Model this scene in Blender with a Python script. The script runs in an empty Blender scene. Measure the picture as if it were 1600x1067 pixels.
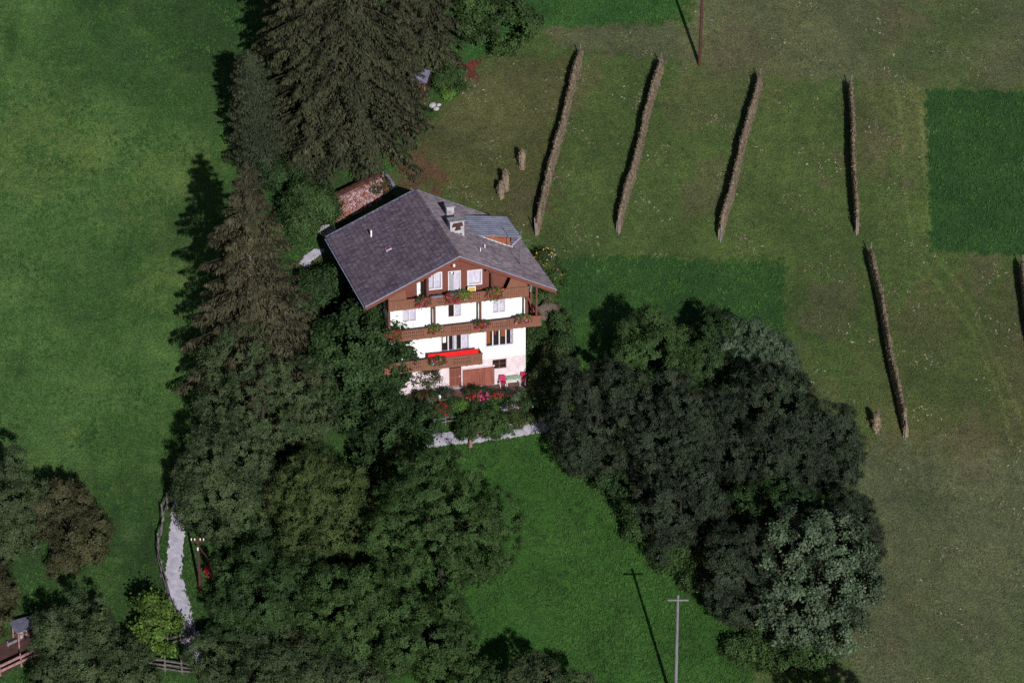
import bpy, math, random
import numpy as np
from mathutils import Vector, Matrix

# ------------------------------------------------------------------ camera, sky, sun, exposure
SC = bpy.context.scene
COL = SC.collection
PITCH = math.radians(24.5)
F_PX, W_PX, H_PX = 5000.0, 1600.0, 1067.0
CAM = np.array([4.2336, -227.774, 107.8736])
cd = bpy.data.cameras.new("camera")
cam = bpy.data.objects.new("camera", cd); COL.objects.link(cam)
cam.location = CAM
cam.rotation_euler = (math.pi / 2 - PITCH, 0, 0)
cd.sensor_fit = 'HORIZONTAL'; cd.sensor_width = 36.0; cd.lens = 36.0 * F_PX / W_PX
cd.clip_start = 1.0; cd.clip_end = 3000.0
SC.camera = cam

SUN_EL = math.radians(19.0)
SUN_H = np.array([0.25, -1.0]); SUN_H = SUN_H / np.linalg.norm(SUN_H)
SUN_DIR = Vector((SUN_H[0] * math.cos(SUN_EL), SUN_H[1] * math.cos(SUN_EL), math.sin(SUN_EL)))
w = bpy.data.worlds.new("World"); SC.world = w; w.use_nodes = True
wn = w.node_tree; bg = wn.nodes["Background"]
sky = wn.nodes.new("ShaderNodeTexSky"); sky.sky_type = 'NISHITA'; sky.sun_disc = False
sky.sun_elevation = SUN_EL; sky.sun_rotation = math.atan2(SUN_DIR.x, SUN_DIR.y)
sky.altitude = 1000.0
wn.links.new(sky.outputs[0], bg.inputs[0]); bg.inputs[1].default_value = 0.05
sl = bpy.data.lights.new("sun", 'SUN'); sl.energy = 4.6; sl.angle = math.radians(0.5); sl.color = (1.0, 0.965, 0.92)
sun = bpy.data.objects.new("sun", sl); COL.objects.link(sun)
sun.rotation_euler = SUN_DIR.to_track_quat('Z', 'Y').to_euler(); sun.location = (0, -50, 80)
SC.view_settings.view_transform = 'Standard'; SC.view_settings.look = 'None'
SC.view_settings.gamma = 1.0; SC.view_settings.exposure = 0.0
SC.cycles.max_bounces = 4; SC.cycles.diffuse_bounces = 2; SC.cycles.glossy_bounces = 2
SC.cycles.transmission_bounces = 3; SC.cycles.transparent_max_bounces = 6
SC.cycles.use_denoising = False

rng = np.random.default_rng(7)
random.seed(7)

# ------------------------------------------------------------------ terrain maths
FALL = 0.14                                   # bearing of the fall line
def T(x, y):
    """height of the hillside"""
    s = -x * np.sin(FALL) + y * np.cos(FALL)
    c = x * np.cos(FALL) + y * np.sin(FALL)
    z = 0.466 * (s + 0.6)
    z = z + 0.10 * np.sin(c * 0.21 + 1.0) * np.sin(s * 0.17 + 0.5) + 0.05 * np.sin(c * 0.63 + s * 0.3)
    # level strip in front of the facade and the shoulder it sits on
    hx = x * math.cos(YAW) + y * math.sin(YAW); hy = -x * math.sin(YAW) + y * math.cos(YAW)
    wgt = smooth(8.0, 6.2, np.abs(hx)) * smooth(-3.2, -1.5, hy) * smooth(0.6, 0.1, hy)
    return z * (1 - wgt) + (-0.03) * wgt
def smooth(a, b, v):
    t = np.clip((v - a) / (b - a), 0, 1); return t * t * (3 - 2 * t)
YAW = math.radians(15.3)
FW = np.array([0, math.cos(PITCH), -math.sin(PITCH)]); UP = np.array([0, math.sin(PITCH), math.cos(PITCH)])
def at(px, py, h=0.0):
    """point h metres above the hillside seen at a spot of the photograph"""
    d = FW + np.array([1.0, 0, 0]) * (px - W_PX / 2) / F_PX - UP * (py - H_PX / 2) / F_PX
    lo, hi = 100.0, 600.0
    for _ in range(50):
        m = (lo + hi) / 2; p = CAM + d * m
        if p[2] - T(p[0], p[1]) > h: lo = m
        else: hi = m
    return CAM + d * lo
def scale_at(p): return F_PX / float((np.asarray(p) - CAM) @ FW)
def ground(x, y): return float(T(np.float64(x), np.float64(y)))

# ------------------------------------------------------------------ materials
def new_mat(name):
    m = bpy.data.materials.new(name); m.use_nodes = True
    nt = m.node_tree; return m, nt, nt.nodes["Principled BSDF"]
def nz(nt, scale, detail=4.0, vec=None, rough=0.55):
    n = nt.nodes.new("ShaderNodeTexNoise"); n.inputs["Scale"].default_value = scale
    n.inputs["Detail"].default_value = detail; n.inputs["Roughness"].default_value = rough
    if vec is not None: nt.links.new(vec, n.inputs["Vector"])
    return n
def ramp(nt, fac, stops):
    r = nt.nodes.new("ShaderNodeValToRGB"); e = r.color_ramp.elements
    while len(e) < len(stops): e.new(0.5)
    for k, (p, c) in enumerate(stops):
        e[k].position = p; e[k].color = (c[0], c[1], c[2], 1)
    nt.links.new(fac, r.inputs[0]); return r
def mixc(nt, fac, a, b, mode='MIX'):
    m = nt.nodes.new("ShaderNodeMix"); m.data_type = 'RGBA'; m.blend_type = mode
    for sock, v in ((0, fac), (6, a), (7, b)):
        if hasattr(v, "links") or hasattr(v, "is_linked"): nt.links.new(v, m.inputs[sock])
        elif isinstance(v, (int, float)): m.inputs[sock].default_value = v
        else: m.inputs[sock].default_value = (v[0], v[1], v[2], 1)
    return m.outputs[2]
def objco(nt):
    return nt.nodes.new("ShaderNodeTexCoord").outputs["Object"]
def bump(nt, b, height, dist, strength=1.0):
    n = nt.nodes.new("ShaderNodeBump"); n.inputs["Distance"].default_value = dist; n.inputs["Strength"].default_value = strength
    nt.links.new(height, n.inputs["Height"]); nt.links.new(n.outputs[0], b.inputs["Normal"])
def surf(name, c1, c2, scale=3.0, rough=0.8, bd=0.0, metal=0.0, stretch=None, lo=0.35, hi=0.65, spec=0.3):
    m, nt, b = new_mat(name); co = objco(nt)
    if stretch:
        mp = nt.nodes.new("ShaderNodeMapping"); mp.inputs["Scale"].default_value = stretch
        nt.links.new(co, mp.inputs[0]); co = mp.outputs[0]
    n = nz(nt, scale, 6, co); r = ramp(nt, n.outputs[0], [(lo, c1), (hi, c2)])
    n2 = nz(nt, scale * 7, 3, co)
    col = mixc(nt, 0.35, r.outputs[0], ramp(nt, n2.outputs[0], [(0.3, (0.55, 0.55, 0.55)), (0.7, (1.4, 1.4, 1.4))]).outputs[0], 'MULTIPLY')
    nt.links.new(col, b.inputs["Base Color"]); b.inputs["Roughness"].default_value = rough
    b.inputs["Metallic"].default_value = metal; b.inputs["Specular IOR Level"].default_value = spec
    if bd: bump(nt, b, n2.outputs[0], bd)
    return m
def leafmat(name, c1, c2, c3, clump=0.45, trans=0.25, rough=0.5, spec=0.3):
    m, nt, b = new_mat(name)
    g = nt.nodes.new("ShaderNodeNewGeometry")
    r = ramp(nt, g.outputs["Random Per Island"], [(0.0, c1), (0.6, c2), (1.0, c3)])
    n = nz(nt, clump, 3, objco(nt))
    v = ramp(nt, n.outputs[0], [(0.3, (0.62, 0.62, 0.66)), (0.7, (1.3, 1.3, 1.2))])
    col = mixc(nt, 1.0, r.outputs[0], v.outputs[0], 'MULTIPLY')
    nt.links.new(col, b.inputs["Base Color"]); b.inputs["Roughness"].default_value = rough
    b.inputs["Specular IOR Level"].default_value = spec
    t = nt.nodes.new("ShaderNodeBsdfTranslucent"); nt.links.new(col, t.inputs[0])
    mx = nt.nodes.new("ShaderNodeMixShader"); mx.inputs[0].default_value = trans
    nt.links.new(b.outputs[0], mx.inputs[1]); nt.links.new(t.outputs[0], mx.inputs[2])
    nt.links.new(mx.outputs[0], nt.nodes["Material Output"].inputs[0])
    return m

def grass_mat():
    m, nt, b = new_mat("meadow_grass")
    a = nt.nodes.new("ShaderNodeAttribute"); a.attribute_name = "land"
    co = objco(nt)
    base = a.outputs["Color"]; dry = a.outputs["Alpha"]
    big = nz(nt, 0.16, 5, co, 0.6); mid = nz(nt, 1.1, 5, co, 0.65); fine = nz(nt, 6.5, 4, co, 0.7); tiny = nz(nt, 17, 2, co, 0.7)
    c = mixc(nt, 0.8, base, ramp(nt, big.outputs[0], [(0.3, (0.7, 0.74, 0.78)), (0.7, (1.3, 1.25, 1.2))]).outputs[0], 'MULTIPLY')
    c = mixc(nt, 0.8, c, ramp(nt, mid.outputs[0], [(0.3, (0.72, 0.72, 0.78)), (0.7, (1.32, 1.28, 1.2))]).outputs[0], 'MULTIPLY')
    c = mixc(nt, 0.9, c, ramp(nt, fine.outputs[0], [(0.30, (0.38, 0.40, 0.46)), (0.72, (1.75, 1.62, 1.6))]).outputs[0], 'MULTIPLY')
    c = mixc(nt, 0.8, c, ramp(nt, tiny.outputs[0], [(0.32, (0.40, 0.42, 0.48)), (0.68, (1.7, 1.6, 1.6))]).outputs[0], 'MULTIPLY')
    # straw and dry patches where the hay was cut
    dn = nz(nt, 1.7, 6, co, 0.75)
    f = nt.nodes.new("ShaderNodeMath"); f.operation = 'MULTIPLY'
    nt.links.new(ramp(nt, dn.outputs[0], [(0.52, (0, 0, 0)), (0.72, (1, 1, 1))]).outputs[0], f.inputs[0]); nt.links.new(dry, f.inputs[1])
    c = mixc(nt, f.outputs[0], c, (0.125, 0.100, 0.066))
    sn = nz(nt, 4.2, 3, co, 0.6)
    f2 = nt.nodes.new("ShaderNodeMath"); f2.operation = 'MULTIPLY'
    nt.links.new(ramp(nt, sn.outputs[0], [(0.66, (0, 0, 0)), (0.74, (1, 1, 1))]).outputs[0], f2.inputs[0]); nt.links.new(dry, f2.inputs[1])
    c = mixc(nt, f2.outputs[0], c, (0.26, 0.23, 0.22))
    nt.links.new(c, b.inputs["Base Color"]); b.inputs["Roughness"].default_value = 0.95
    b.inputs["Specular IOR Level"].default_value = 0.1
    h = nt.nodes.new("ShaderNodeMath"); h.operation = 'ADD'
    nt.links.new(fine.outputs[0], h.inputs[0]); nt.links.new(tiny.outputs[0], h.inputs[1])
    bump(nt, b, h.outputs[0], 0.12, 0.9)
    return m

M = {}
M['grass'] = grass_mat()
M['gravel'] = surf("gravel", (0.30, 0.29, 0.36), (0.46, 0.44, 0.52), 2.2, 0.95, 0.03)
M['soil'] = surf("bare_soil", (0.045, 0.022, 0.022), (0.075, 0.036, 0.034), 1.5, 0.95, 0.05)
M['redsoil'] = surf("red_soil", (0.085, 0.032, 0.026), (0.13, 0.055, 0.042), 1.2, 0.95, 0.05)
M['patio'] = surf("patio_paving", (0.15, 0.085, 0.075), (0.22, 0.13, 0.115), 1.5, 0.9, 0.01)
M['plaster'] = surf("white_plaster", (0.74, 0.77, 0.78), (0.85, 0.86, 0.86), 0.6, 0.9, 0.006, stretch=(1.6, 1.6, 0.5))
M['plinth'] = surf("pinkish_plaster", (0.56, 0.47, 0.52), (0.70, 0.61, 0.64), 1.6, 0.9, 0.01)
M['board'] = surf("brown_boards", (0.125, 0.040, 0.028), (0.175, 0.058, 0.040), 2.0, 0.75, 0.006, stretch=(1, 1, 9))
M['balc'] = surf("balcony_boards", (0.155, 0.066, 0.043), (0.21, 0.095, 0.062), 3.0, 0.7, 0.004, stretch=(6, 6, 0.8))
M['beam'] = surf("dark_timber", (0.085, 0.036, 0.028), (0.13, 0.055, 0.042), 2.0, 0.7, 0.004, stretch=(4, 4, 1))
M['garage'] = surf("red_brown_boards", (0.20, 0.060, 0.042), (0.27, 0.092, 0.066), 1.2, 0.75, 0.004, stretch=(3, 3, 0.6))
def tilemat(name, c1, c2):
    m = surf(name, c1, c2, 2.6, 0.9, 0.01, lo=0.3, hi=0.7)
    nt_ = m.node_tree; b_ = nt_.nodes["Principled BSDF"]; src_ = b_.inputs["Base Color"].links[0].from_socket; g_ = nt_.nodes.new("ShaderNodeNewGeometry")
    col = mixc(nt_, 1.0, src_, ramp(nt_, g_.outputs["Random Per Island"], [(0.0, (0.70, 0.68, 0.72)), (0.55, (0.97, 0.97, 0.97)), (1.0, (1.25, 1.23, 1.2))]).outputs[0], 'MULTIPLY')
    st = nz(nt_, 0.5, 5, objco(nt_), 0.65)
    col = mixc(nt_, 0.7, col, ramp(nt_, st.outputs[0], [(0.3, (0.68, 0.68, 0.66)), (0.7, (1.25, 1.22, 1.22))]).outputs[0], 'MULTIPLY')
    nt_.links.new(col, b_.inputs["Base Color"]); return m
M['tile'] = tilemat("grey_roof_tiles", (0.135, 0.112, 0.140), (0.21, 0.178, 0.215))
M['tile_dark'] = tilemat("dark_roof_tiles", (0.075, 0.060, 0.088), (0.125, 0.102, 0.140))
M['sheet'] = surf("corrugated_sheet", (0.13, 0.14, 0.20), (0.20, 0.21, 0.28), 1.2, 0.6, 0.002)
M['trim'] = surf("pale_metal_trim", (0.30, 0.33, 0.50), (0.42, 0.45, 0.62), 3.0, 0.5)
M['frame'] = surf("pale_window_frame", (0.52, 0.52, 0.60), (0.62, 0.62, 0.68), 4.0, 0.6)
M['white'] = surf("white_paint", (0.74, 0.74, 0.76), (0.82, 0.82, 0.82), 4.0, 0.6)
M['curtain'] = surf("net_curtain", (0.36, 0.35, 0.46), (0.62, 0.60, 0.70), 5.0, 0.9, 0.01, stretch=(7, 1, 0.5))
M['drape'] = surf("orange_curtain", (0.20, 0.055, 0.015), (0.30, 0.09, 0.02), 5.0, 0.9, 0.01, stretch=(7, 1, 0.5))
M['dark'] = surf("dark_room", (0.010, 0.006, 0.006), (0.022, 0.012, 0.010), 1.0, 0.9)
M['cloth'] = surf("red_cloth", (0.52, 0.006, 0.010), (0.74, 0.010, 0.014), 2.0, 0.85)
M['yellow'] = surf("yellow_panel", (0.42, 0.30, 0.05), (0.52, 0.38, 0.08), 3.0, 0.7)
M['chim'] = surf("stained_plaster", (0.16, 0.13, 0.14), (0.40, 0.38, 0.43), 1.3, 0.9, 0.01, lo=0.34, hi=0.5)
M['soot'] = surf("sooty_opening", (0.035, 0.018, 0.016), (0.07, 0.032, 0.028), 2.0, 0.9)
M['hay'] = surf("drying_hay", (0.17, 0.135, 0.098), (0.26, 0.205, 0.15), 5.0, 0.95, 0.05, stretch=(1, 1, 0.5))
M['strand'] = leafmat("hay_strands", (0.17, 0.13, 0.095), (0.25, 0.20, 0.145), (0.33, 0.27, 0.20), 0.8, 0.1, 0.8, 0.1)
M['pole'] = surf("weathered_pole", (0.13, 0.115, 0.14), (0.22, 0.20, 0.24), 3.0, 0.8, 0.005, stretch=(5, 5, 0.6))
M['polebrown'] = surf("tarred_pole", (0.045, 0.018, 0.016), (0.075, 0.030, 0.027), 3.0, 0.8, 0.005, stretch=(5, 5, 0.6))
M['fence'] = surf("weathered_fence", (0.065, 0.050, 0.055), (0.15, 0.125, 0.14), 4.0, 0.85, 0.005)
M['fence2'] = surf("grey_fence", (0.10, 0.085, 0.095), (0.26, 0.23, 0.26), 4.0, 0.85, 0.005)
M['bark'] = surf("bark", (0.022, 0.018, 0.016), (0.045, 0.037, 0.034), 4.0, 0.9, 0.02, stretch=(2, 2, 0.5))
M['palebark'] = surf("pale_bark", (0.13, 0.11, 0.11), (0.30, 0.27, 0.27), 3.0, 0.9, 0.02)
M['spruce'] = leafmat("spruce_needles", (0.0430, 0.0472, 0.0270), (0.0581, 0.0638, 0.0365), (0.0777, 0.0854, 0.0488), 0.35, 0.2, 0.6, 0.1)
M['spruce_pale'] = leafmat("pale_spruce_needles", (0.052, 0.050, 0.030), (0.071, 0.068, 0.041), (0.095, 0.090, 0.056), 0.35, 0.2, 0.6, 0.12)
M['larch'] = leafmat("larch_needles", (0.039, 0.0499, 0.0296), (0.05, 0.064, 0.038), (0.0643, 0.0823, 0.0489), 0.35, 0.2, 0.6, 0.1)
M['l_grey'] = leafmat("greyish_leaves", (0.0446, 0.0662, 0.0317), (0.062, 0.092, 0.044), (0.0846, 0.1255, 0.06), 0.35, 0.2, 0.6, 0.1)
M['l_dark'] = leafmat("dark_leaves", (0.0271, 0.0526, 0.0197), (0.0376, 0.0730, 0.0274), (0.0513, 0.0995, 0.0373), 0.35, 0.2, 0.6, 0.1)
M['l_mid'] = leafmat("mid_green_leaves", (0.0351, 0.0654, 0.0223), (0.0502, 0.0935, 0.0319), (0.0698, 0.1300, 0.0443), 0.35, 0.2, 0.6, 0.1)
M['l_olive'] = leafmat("olive_leaves", (0.0498, 0.0730, 0.0258), (0.0638, 0.0935, 0.0331), (0.0821, 0.1203, 0.0425), 0.35, 0.2, 0.6, 0.1)
M['l_black'] = leafmat("blackish_leaves", (0.0279, 0.0383, 0.0247), (0.0399, 0.0547, 0.0353), (0.0555, 0.0760, 0.0491), 0.35, 0.2, 0.6, 0.1)
M['l_silver'] = leafmat("silvery_leaves", (0.0486, 0.0742, 0.0435), (0.076, 0.116, 0.068), (0.1116, 0.1703, 0.0998), 0.35, 0.2, 0.6, 0.3)
M['l_brown'] = leafmat("brownish_leaves", (0.050, 0.052, 0.028), (0.064, 0.068, 0.034), (0.084, 0.086, 0.046), 0.35, 0.2, 0.6, 0.12)
M['l_bright'] = leafmat("bright_leaves", (0.0595, 0.112, 0.0245), (0.085, 0.16, 0.035), (0.1182, 0.2224, 0.0487), 0.35, 0.2, 0.6, 0.1)
M['l_yellow'] = leafmat("yellow_green_leaves", (0.07, 0.119, 0.0266), (0.1, 0.17, 0.038), (0.139, 0.2363, 0.0528), 0.35, 0.2, 0.6, 0.1)
M['f_red'] = leafmat("red_petals", (0.18, 0.010, 0.014), (0.38, 0.018, 0.026), (0.52, 0.07, 0.09), 2.0, 0.2)
M['f_pink'] = leafmat("pink_petals", (0.48, 0.05, 0.22), (0.55, 0.10, 0.35), (0.60, 0.25, 0.45), 2.0, 0.2)
M['f_lilac'] = leafmat("lilac_petals", (0.34, 0.22, 0.50), (0.50, 0.40, 0.62), (0.70, 0.62, 0.78), 2.0, 0.2)
M['f_white'] = leafmat("white_petals", (0.5, 0.48, 0.5), (0.62, 0.6, 0.62), (0.75, 0.72, 0.75), 2.0, 0.2)
M['f_yellow'] = leafmat("yellow_petals", (0.45, 0.30, 0.02), (0.55, 0.38, 0.03), (0.60, 0.45, 0.05), 2.0, 0.2)
M['wood_a'] = surf("split_logs", (0.16, 0.060, 0.045), (0.36, 0.19, 0.17), 4.5, 0.9, 0.02, lo=0.4, hi=0.6)
nt_ = M['wood_a'].node_tree; b_ = nt_.nodes["Principled BSDF"]; src_ = b_.inputs["Base Color"].links[0].from_socket; g_ = nt_.nodes.new("ShaderNodeNewGeometry")
nt_.links.new(mixc(nt_, 0.85, src_, ramp(nt_, g_.outputs["Random Per Island"], [(0.0, (0.12, 0.05, 0.04)), (0.35, (0.33, 0.12, 0.06)), (0.7, (0.30, 0.21, 0.26)), (1.0, (0.5, 0.4, 0.42))]).outputs[0]), b_.inputs["Base Color"])
M['stone'] = surf("pale_stone", (0.26, 0.24, 0.28), (0.44, 0.42, 0.46), 3.0, 0.9, 0.03)
M['slate'] = surf("slate_sheet", (0.10, 0.10, 0.15), (0.16, 0.16, 0.22), 2.0, 0.6, 0.003)
M['hutroof'] = surf("violet_grey_sheet", (0.13, 0.12, 0.19), (0.22, 0.20, 0.30), 2.0, 0.6, 0.003)
M['pinkwood'] = surf("reddish_wood", (0.20, 0.10, 0.10), (0.32, 0.19, 0.19), 4.0, 0.8)
M['orangewood'] = surf("orange_wood", (0.20, 0.062, 0.030), (0.28, 0.095, 0.05), 4.0, 0.8)
M['cushion'] = surf("crimson_cushion", (0.36, 0.02, 0.07), (0.46, 0.04, 0.11), 3.0, 0.9)
M['tabletop'] = surf("patterned_green_cloth", (0.22, 0.34, 0.22), (0.50, 0.58, 0.50), 7.0, 0.8)
M['soilmound'] = surf("grey_brown_heap", (0.10, 0.075, 0.062), (0.16, 0.125, 0.105), 3.0, 0.95, 0.06)
M['tuft'] = leafmat("tall_grass", (0.026, 0.070, 0.018), (0.040, 0.104, 0.025), (0.062, 0.130, 0.034), 0.3, 0.2, 0.7, 0.1)
M['stub'] = leafmat("stubble", (0.045, 0.072, 0.022), (0.080, 0.105, 0.038), (0.14, 0.14, 0.075), 0.3, 0.15, 0.8, 0.1)
M['straw'] = leafmat("pale_straw", (0.16, 0.13, 0.10), (0.24, 0.20, 0.17), (0.36, 0.33, 0.30), 0.3, 0.1, 0.8, 0.1)
def glass():
    m, nt, b = new_mat("window_glass")
    nt.nodes.remove(b)
    t = nt.nodes.new("ShaderNodeBsdfTransparent"); g = nt.nodes.new("ShaderNodeBsdfGlossy"); g.inputs["Roughness"].default_value = 0.05
    fr = nt.nodes.new("ShaderNodeFresnel"); fr.inputs[0].default_value = 1.45
    mx = nt.nodes.new("ShaderNodeMixShader"); nt.links.new(fr.outputs[0], mx.inputs[0])
    nt.links.new(t.outputs[0], mx.inputs[1]); nt.links.new(g.outputs[0], mx.inputs[2])
    nt.links.new(mx.outputs[0], nt.nodes["Material Output"].inputs[0]); return m
M['glass'] = glass()

# ------------------------------------------------------------------ building blocks
def tag(o, label=None, cat=None, group=None, kind=None):
    if label: o["label"] = label
    if cat: o["category"] = cat
    if group: o["group"] = group
    if kind: o["kind"] = kind
    return o
def empty(name, loc=(0, 0, 0), rz=0.0):
    o = bpy.data.objects.new(name, None); COL.objects.link(o)
    o.location = Vector([float(v) for v in loc]); o.rotation_euler = (0, 0, rz); o.empty_display_size = 0.3
    return o
def link(name, me, mat, parent=None, loc=None, rz=None):
    o = bpy.data.objects.new(name, me); COL.objects.link(o); me.materials.append(mat)
    if parent is not None: o.parent = parent
    if loc is not None: o.location = Vector([float(v) for v in loc])
    if rz is not None: o.rotation_euler = (0, 0, rz)
    return o
class MB:
    def __init__(s): s.v = []; s.f = []
    def add(s, vs, fs):
        k = len(s.v); s.v += [tuple(float(c) for c in v) for v in vs]; s.f += [tuple(i + k for i in f) for f in fs]; return s
    def box(s, x0, x1, y0, y1, z0, z1):
        vs = [(x, y, z) for z in (z0, z1) for y in (y0, y1) for x in (x0, x1)]
        return s.add(vs, [(0, 2, 3, 1), (4, 5, 7, 6), (0, 1, 5, 4), (1, 3, 7, 5), (3, 2, 6, 7), (2, 0, 4, 6)])
    def obox(s, c, ax, ay, az):
        c, ax, ay, az = (np.array(q, float) for q in (c, ax, ay, az))
        vs = [c + i * ax + j * ay + k * az for k in (-1, 1) for j in (-1, 1) for i in (-1, 1)]
        return s.add(vs, [(0, 2, 3, 1), (4, 5, 7, 6), (0, 1, 5, 4), (1, 3, 7, 5), (3, 2, 6, 7), (2, 0, 4, 6)])
    def bar(s, a, b, wd, ht, upv=(0, 0, 1)):
        a = np.array(a, float); b = np.array(b, float); d = b - a; L = np.linalg.norm(d); d /= L
        sd = np.cross(d, upv)
        if np.linalg.norm(sd) < 1e-4: sd = np.cross(d, (1, 0, 0))
        sd /= np.linalg.norm(sd); u2 = np.cross(sd, d)
        return s.obox((a + b) / 2, d * L / 2, sd * wd / 2, u2 * ht / 2)
    def tube(s, pts, rad, n=7, cap=True):
        pts = [np.array(p, float) for p in pts]; k0 = len(s.v); vs = []; fs = []
        for i, p in enumerate(pts):
            d = pts[min(i + 1, len(pts) - 1)] - pts[max(i - 1, 0)]; d /= (np.linalg.norm(d) + 1e-9)
            a = np.cross(d, (0.31, 0.87, 0.21)); a /= (np.linalg.norm(a) + 1e-9); b = np.cross(d, a)
            for j in range(n):
                t = 2 * math.pi * j / n; vs.append(p + (a * math.cos(t) + b * math.sin(t)) * rad[i])
        for i in range(len(pts) - 1):
            for j in range(n):
                fs.append((i * n + j, i * n + (j + 1) % n, (i + 1) * n + (j + 1) % n, (i + 1) * n + j))
        if cap: fs.append(tuple(range(n))[::-1]); fs.append(tuple(range((len(pts) - 1) * n, len(pts) * n)))
        return s.add(vs, fs)
    def prism(s, poly, d):
        """poly: list of 3-D points in one plane, extruded by vector d"""
        n = len(poly); p = [np.array(q, float) for q in poly]; d = np.array(d, float)
        return s.add(p + [q + d for q in p], [tuple(range(n))[::-1], tuple(range(n, 2 * n))] + [(i, (i + 1) % n, n + (i + 1) % n, n + i) for i in range(n)])
    def build(s, name, mat, parent=None, loc=None, rz=None, smooth_=False):
        me = bpy.data.meshes.new(name); me.from_pydata(s.v, [], s.f); me.update()
        if smooth_:
            for p in me.polygons: p.use_smooth = True
        return link(name, me, mat, parent, loc, rz)
def quads_mesh(name, V, mat, parent=None, loc=None):
    """V: (n,4,3) loose quads in one mesh"""
    n = len(V); me = bpy.data.meshes.new(name)
    me.vertices.add(n * 4); me.vertices.foreach_set("co", np.ascontiguousarray(V, np.float32).reshape(-1))
    me.loops.add(n * 4); me.loops.foreach_set("vertex_index", np.arange(n * 4, dtype=np.int32))
    me.polygons.add(n); me.polygons.foreach_set("loop_start", np.arange(0, n * 4, 4, dtype=np.int32))
    me.update(calc_edges=True); me.validate()
    return link(name, me, mat, parent, loc)
def unit(a): return a / (np.linalg.norm(a, axis=-1, keepdims=True) + 1e-9)
def rand_dirs(r, n): return unit(r.normal(size=(n, 3)))
def leaf_quads(r, P, N, size, aspect=0.6, D=None):
    n = len(P); N = unit(N)
    if D is None: D = rand_dirs(r, n)
    Tn = unit(D - N * np.sum(D * N, axis=1, keepdims=True)); B = np.cross(N, Tn)
    s = (np.asarray(size) * np.ones(n))[:, None]
    a = Tn * s * 0.5; b = B * s * 0.5 * aspect
    fold = N * s * 0.10
    return np.stack([P - a, P + b + fold * 0.5 - a * 0.15, P + a - fold, P - b + fold * 0.5 - a * 0.15], axis=1)

# ------------------------------------------------------------------ plants
def crown_leaves(r, c, rx, ry, rz, n, leaf, lobes=26, ragged=1.0, sub=22, spikes=0, low=-0.85, up=0.25):
    """leaf quads in twig clumps over the lobes of one uneven crown"""
    d = rand_dirs(r, lobes * 4); d = d[d[:, 2] > low][:lobes]; k = len(d)
    az = np.arctan2(d[:, 1], d[:, 0]); p1, p2 = r.random(2) * 6.28
    wob = 1 + 0.13 * np.sin(2 * az + p1) + 0.10 * np.sin(3 * az + p2 + 2 * d[:, 2])
    sz = r.random(k) ** 1.4                                            # few big lobes, many small ones that stick out
    lr = (0.17 + 0.25 * sz) * (rx + rz) * 0.5
    rad = (1.02 - (0.17 + 0.25 * sz) + 0.10 * r.normal(size=k) * ragged) * wob
    L = d * rad[:, None] * np.array([rx, ry, rz])
    if spikes:
        for _ in range(spikes):
            a = r.random() * 6.28; q = (0.15 + 0.5 * r.random()) * rx; x, y = q * math.cos(a), q * math.sin(a); h = rz * (1.05 + 0.4 * r.random())
            for f in range(6):
                L = np.vstack([L, [[x, y, h * (0.55 + 0.09 * f) + .1 * f]]]); lr = np.append(lr, 0.20 * rx * (1 - f / 6.5))
    L = np.vstack([L, [[0, 0, 0]]]); lr = np.append(lr, 0.62 * min(rx, rz))
    m = max(12, n // sub); per = 8; nm = max(8, int(m / per * 1.4))
    pk = r.choice(len(L), size=nm * 4, p=lr ** 2 / np.sum(lr ** 2)); dl = rand_dirs(r, nm * 4)
    B = L[pk] + dl * lr[pk][:, None] * (0.80 + 0.30 * r.random((nm * 4, 1)) ** 1.5)      # boughs: tufts of twigs on the lobes
    dist = np.linalg.norm(B[:, None, :] - L[None], axis=2) / lr[None]
    keep = (np.min(dist + (np.arange(len(L))[None] == pk[:, None]) * 9, axis=1) > 0.84) & (B[:, 2] > -0.99 * rz)
    B = B[keep][:nm]; dl = dl[keep][:nm]; nm = len(B)
    mr = (0.22 + 0.30 * r.random(nm)) * (0.55 + 0.08 * rx)
    k2 = np.repeat(np.arange(nm), per); dm = unit(rand_dirs(r, len(k2)) + dl[k2] * 0.75); m = len(k2)
    S = B[k2] + dm * mr[k2][:, None] * (0.75 + 0.35 * r.random((m, 1))) * np.array([1, 1, 0.8])
    dirs = unit(dm * 0.7 + dl[k2] * 0.6)
    cs = (0.5 + 0.6 * r.random(m)) * leaf * 1.45
    ax = unit(dirs + 0.45 * rand_dirs(r, m) + np.array([0, 0, 0.05]))    # the twig runs out of the tuft
    cn = unit(dirs + rand_dirs(r, m) * 0.42 + np.array([0, 0, up]))
    q = np.repeat(np.arange(m), sub)
    off = r.normal(size=(len(q), 3)) * cs[q][:, None] * 0.62 + ax[q] * (r.random(len(q)) * 2.2 - 0.6)[:, None] * cs[q][:, None] * ragged
    P = S[q] + off
    Nn = cn[q] + rand_dirs(r, len(q)) * 0.48
    s = leaf * (0.6 + 0.8 * r.random(len(q)))
    return leaf_quads(r, P + np.asarray(c), Nn, s, 0.6, ax[q] + rand_dirs(r, len(q)) * 0.8), L + np.asarray(c)
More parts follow.
